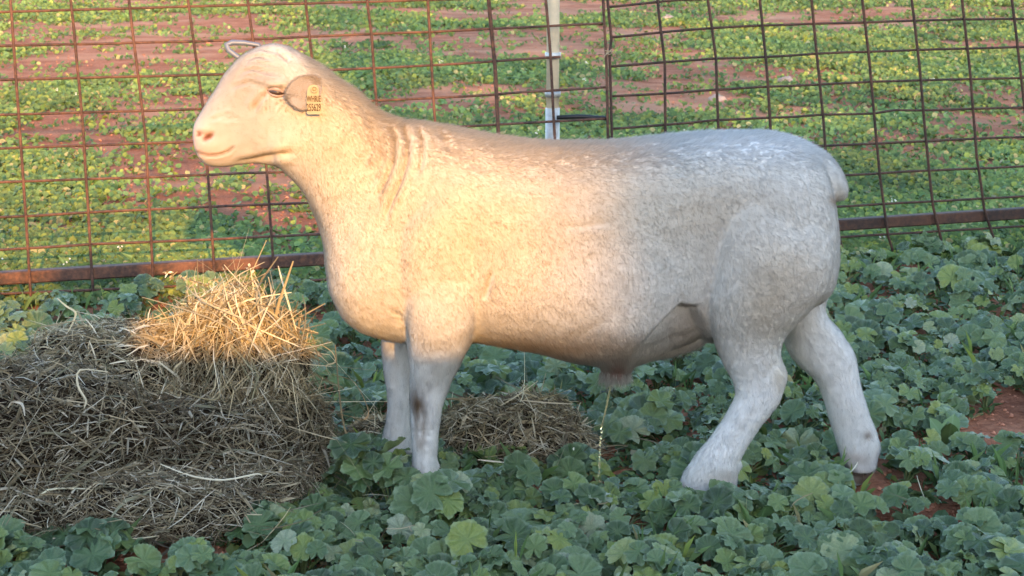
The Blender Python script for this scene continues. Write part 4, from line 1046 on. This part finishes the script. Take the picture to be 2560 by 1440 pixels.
# ---- paddock weeds beyond the fence
def weedy(x, y):
    return 1.25*noise.noise((x*.32, y*.26, 1.3)) + .55*noise.noise((x*1.1, y*.8, 8)) + .3*noise.noise((x*3.1, y*2.6, 5)) + .14
lf = Leafy(); fl = Leafy(); nclump = 0
for i in range(95000):
    t = random.random(); Yq = 1/(1/4.6*(1-t) + 1/48.0*t)                  # even on the picture, thinning with distance
    half = .36*Yq*1.25 + .3; x = random.uniform(-half, half)
    fy = FA.y + (x - FA.x)*(FB.y - FA.y)/(FB.x - FA.x)
    if Yq < fy - .05: continue
    w_ = weedy(x, Yq)
    if x > .3 and Yq < fy + .4: w_ += .6
    if random.random() > .05 + 1/(1 + math.exp(-(w_ - .15)*11)): continue
    z = gz(x, Yq); sc = .022 + .0028*Yq; nl = random.randint(4, 8); nclump += 1; hue = .8 + .35*noise.noise((x*.8, Yq*.8, 2)); tall = 1 + .6*max(0, w_)
    for _ in range(nl):
        px_ = x + random.gauss(0, sc*.7); py_ = Yq + random.gauss(0, sc*.7); c = tuple(q*hue*f_ for q, f_ in zip(green(), (1.8, 1.75, 1.4)))
        if random.random() < .5:
            lf.disc(Vector((px_, py_, z + random.uniform(.01, sc*.9*tall))), Vector((random.gauss(0, .5), random.gauss(-.9, .5), 1)).normalized(), sc*random.uniform(.2, .46), c)
        else:
            d = Vector((random.gauss(0, .8), random.gauss(0, .8), random.uniform(.3, 1.1))).normalized(); L = sc*random.uniform(.6, 1.5)*tall
            lf.blade(Vector((px_, py_, z)), d, L, L*random.uniform(.1, .24), c)
    if random.random() < .0014:
        for _ in range(4): fl.disc(Vector((x, Yq, z + sc*1.3)) + Vector((random.gauss(0, .01), random.gauss(0, .01), random.gauss(0, .008))), Vector((random.gauss(0, .4), -.6, .6)).normalized(), sc*.11, (.75, .73, .66))
o = mesh_obj('paddock_weeds', lf.v, lf.f, M_WEED, None, False, np.array(lf.c)); tag(o, 'low green weeds growing in patches over the red paddock beyond the fence', 'weeds', None, 'stuff')
o = mesh_obj('small_flowers', fl.v, fl.f, M_WEED, None, False, np.array(fl.c)); tag(o, 'tiny white flowers dotted among the weeds beyond the fence', 'flowers', None, 'stuff')

# ---- clods and grit on the bare soil
cl = Leafy()
for i in range(22000):
    t = random.random(); Yq = 1/(1/2.5*(1-t) + 1/22.0*t); half = .36*Yq*1.2 + .3; x = random.uniform(-half, half)
    if near_foot(x, Yq) or (Yq > 5 and weedy(x, Yq) > .3): continue
    r = random.uniform(.002, .008)*(1 if Yq < 5 else .6 + .1*Yq); c = Vector((x, Yq, gz(x, Yq) + r*.3)); k = random.uniform(.6, 1.3); n0 = len(cl.v)
    cl.v += [c + Vector(d)*r*random.uniform(.6, 1.2) for d in ((1, 0, 0), (-1, 0, 0), (0, 1, 0), (0, -1, 0), (0, 0, .7), (0, 0, -.7))]
    cl.f += [(n0+a, n0+b_, n0+c_) for a, b_, c_ in ((0, 2, 4), (2, 1, 4), (1, 3, 4), (3, 0, 4), (2, 0, 5), (1, 2, 5), (3, 1, 5), (0, 3, 5))]
    cl.c += [(.46*k, .2*k, .12*k)]*6
o = mesh_obj('soil_clods', cl.v, cl.f, vcol_mat('clod_soil', .95, 0, 0, spec=.1), None, False, np.array(cl.c)); tag(o, 'small red clods and grit scattered on the bare soil', 'soil', None, 'stuff')

# ---- stones
def stone(px_, py_, wpx, lab):
    c = G(px_, py_); s = wpx*c.y*1.02/F/2; bm = bmesh.new(); bmesh.ops.create_icosphere(bm, subdivisions=3, radius=1)
    for v in bm.verts:
        q = v.co.copy(); v.co = q*(1 + .3*noise.noise(q*1.6 + c) + .1*noise.noise(q*5)); v.co.z *= .62; v.co.y *= .8
    bmesh.ops.rotate(bm, verts=bm.verts, matrix=Matrix.Rotation(random.uniform(-.5, .5), 3, 'Y'))
    bmesh.ops.scale(bm, vec=(s, s, s), verts=bm.verts); me = bpy.data.meshes.new('stone'); bm.to_mesh(me); bm.free(); me.materials.append(M_STONE); me.polygons.foreach_set('use_smooth', [True]*len(me.polygons))
    o = bpy.data.objects.new('stone', me); COL.objects.link(o); o.location = c + Vector((0, 0, s*.22)); tag(o, lab, 'stone', 'stones in the paddock')
stone(1965, 208, 40, 'pale pinkish stone on bare soil beyond the mesh, above the ram\'s back'); stone(1672, 54, 38, 'rounded grey stone among weeds beyond the mesh, farthest from the fence')
stone(1855, 206, 16, 'tiny pebble lying beside the pale pinkish stone'); stone(1795, 256, 44, 'flat reddish stone beyond the mesh close behind the ram\'s back'); stone(2262, 408, 34, 'small reddish clod on bare soil behind the ram\'s tail')
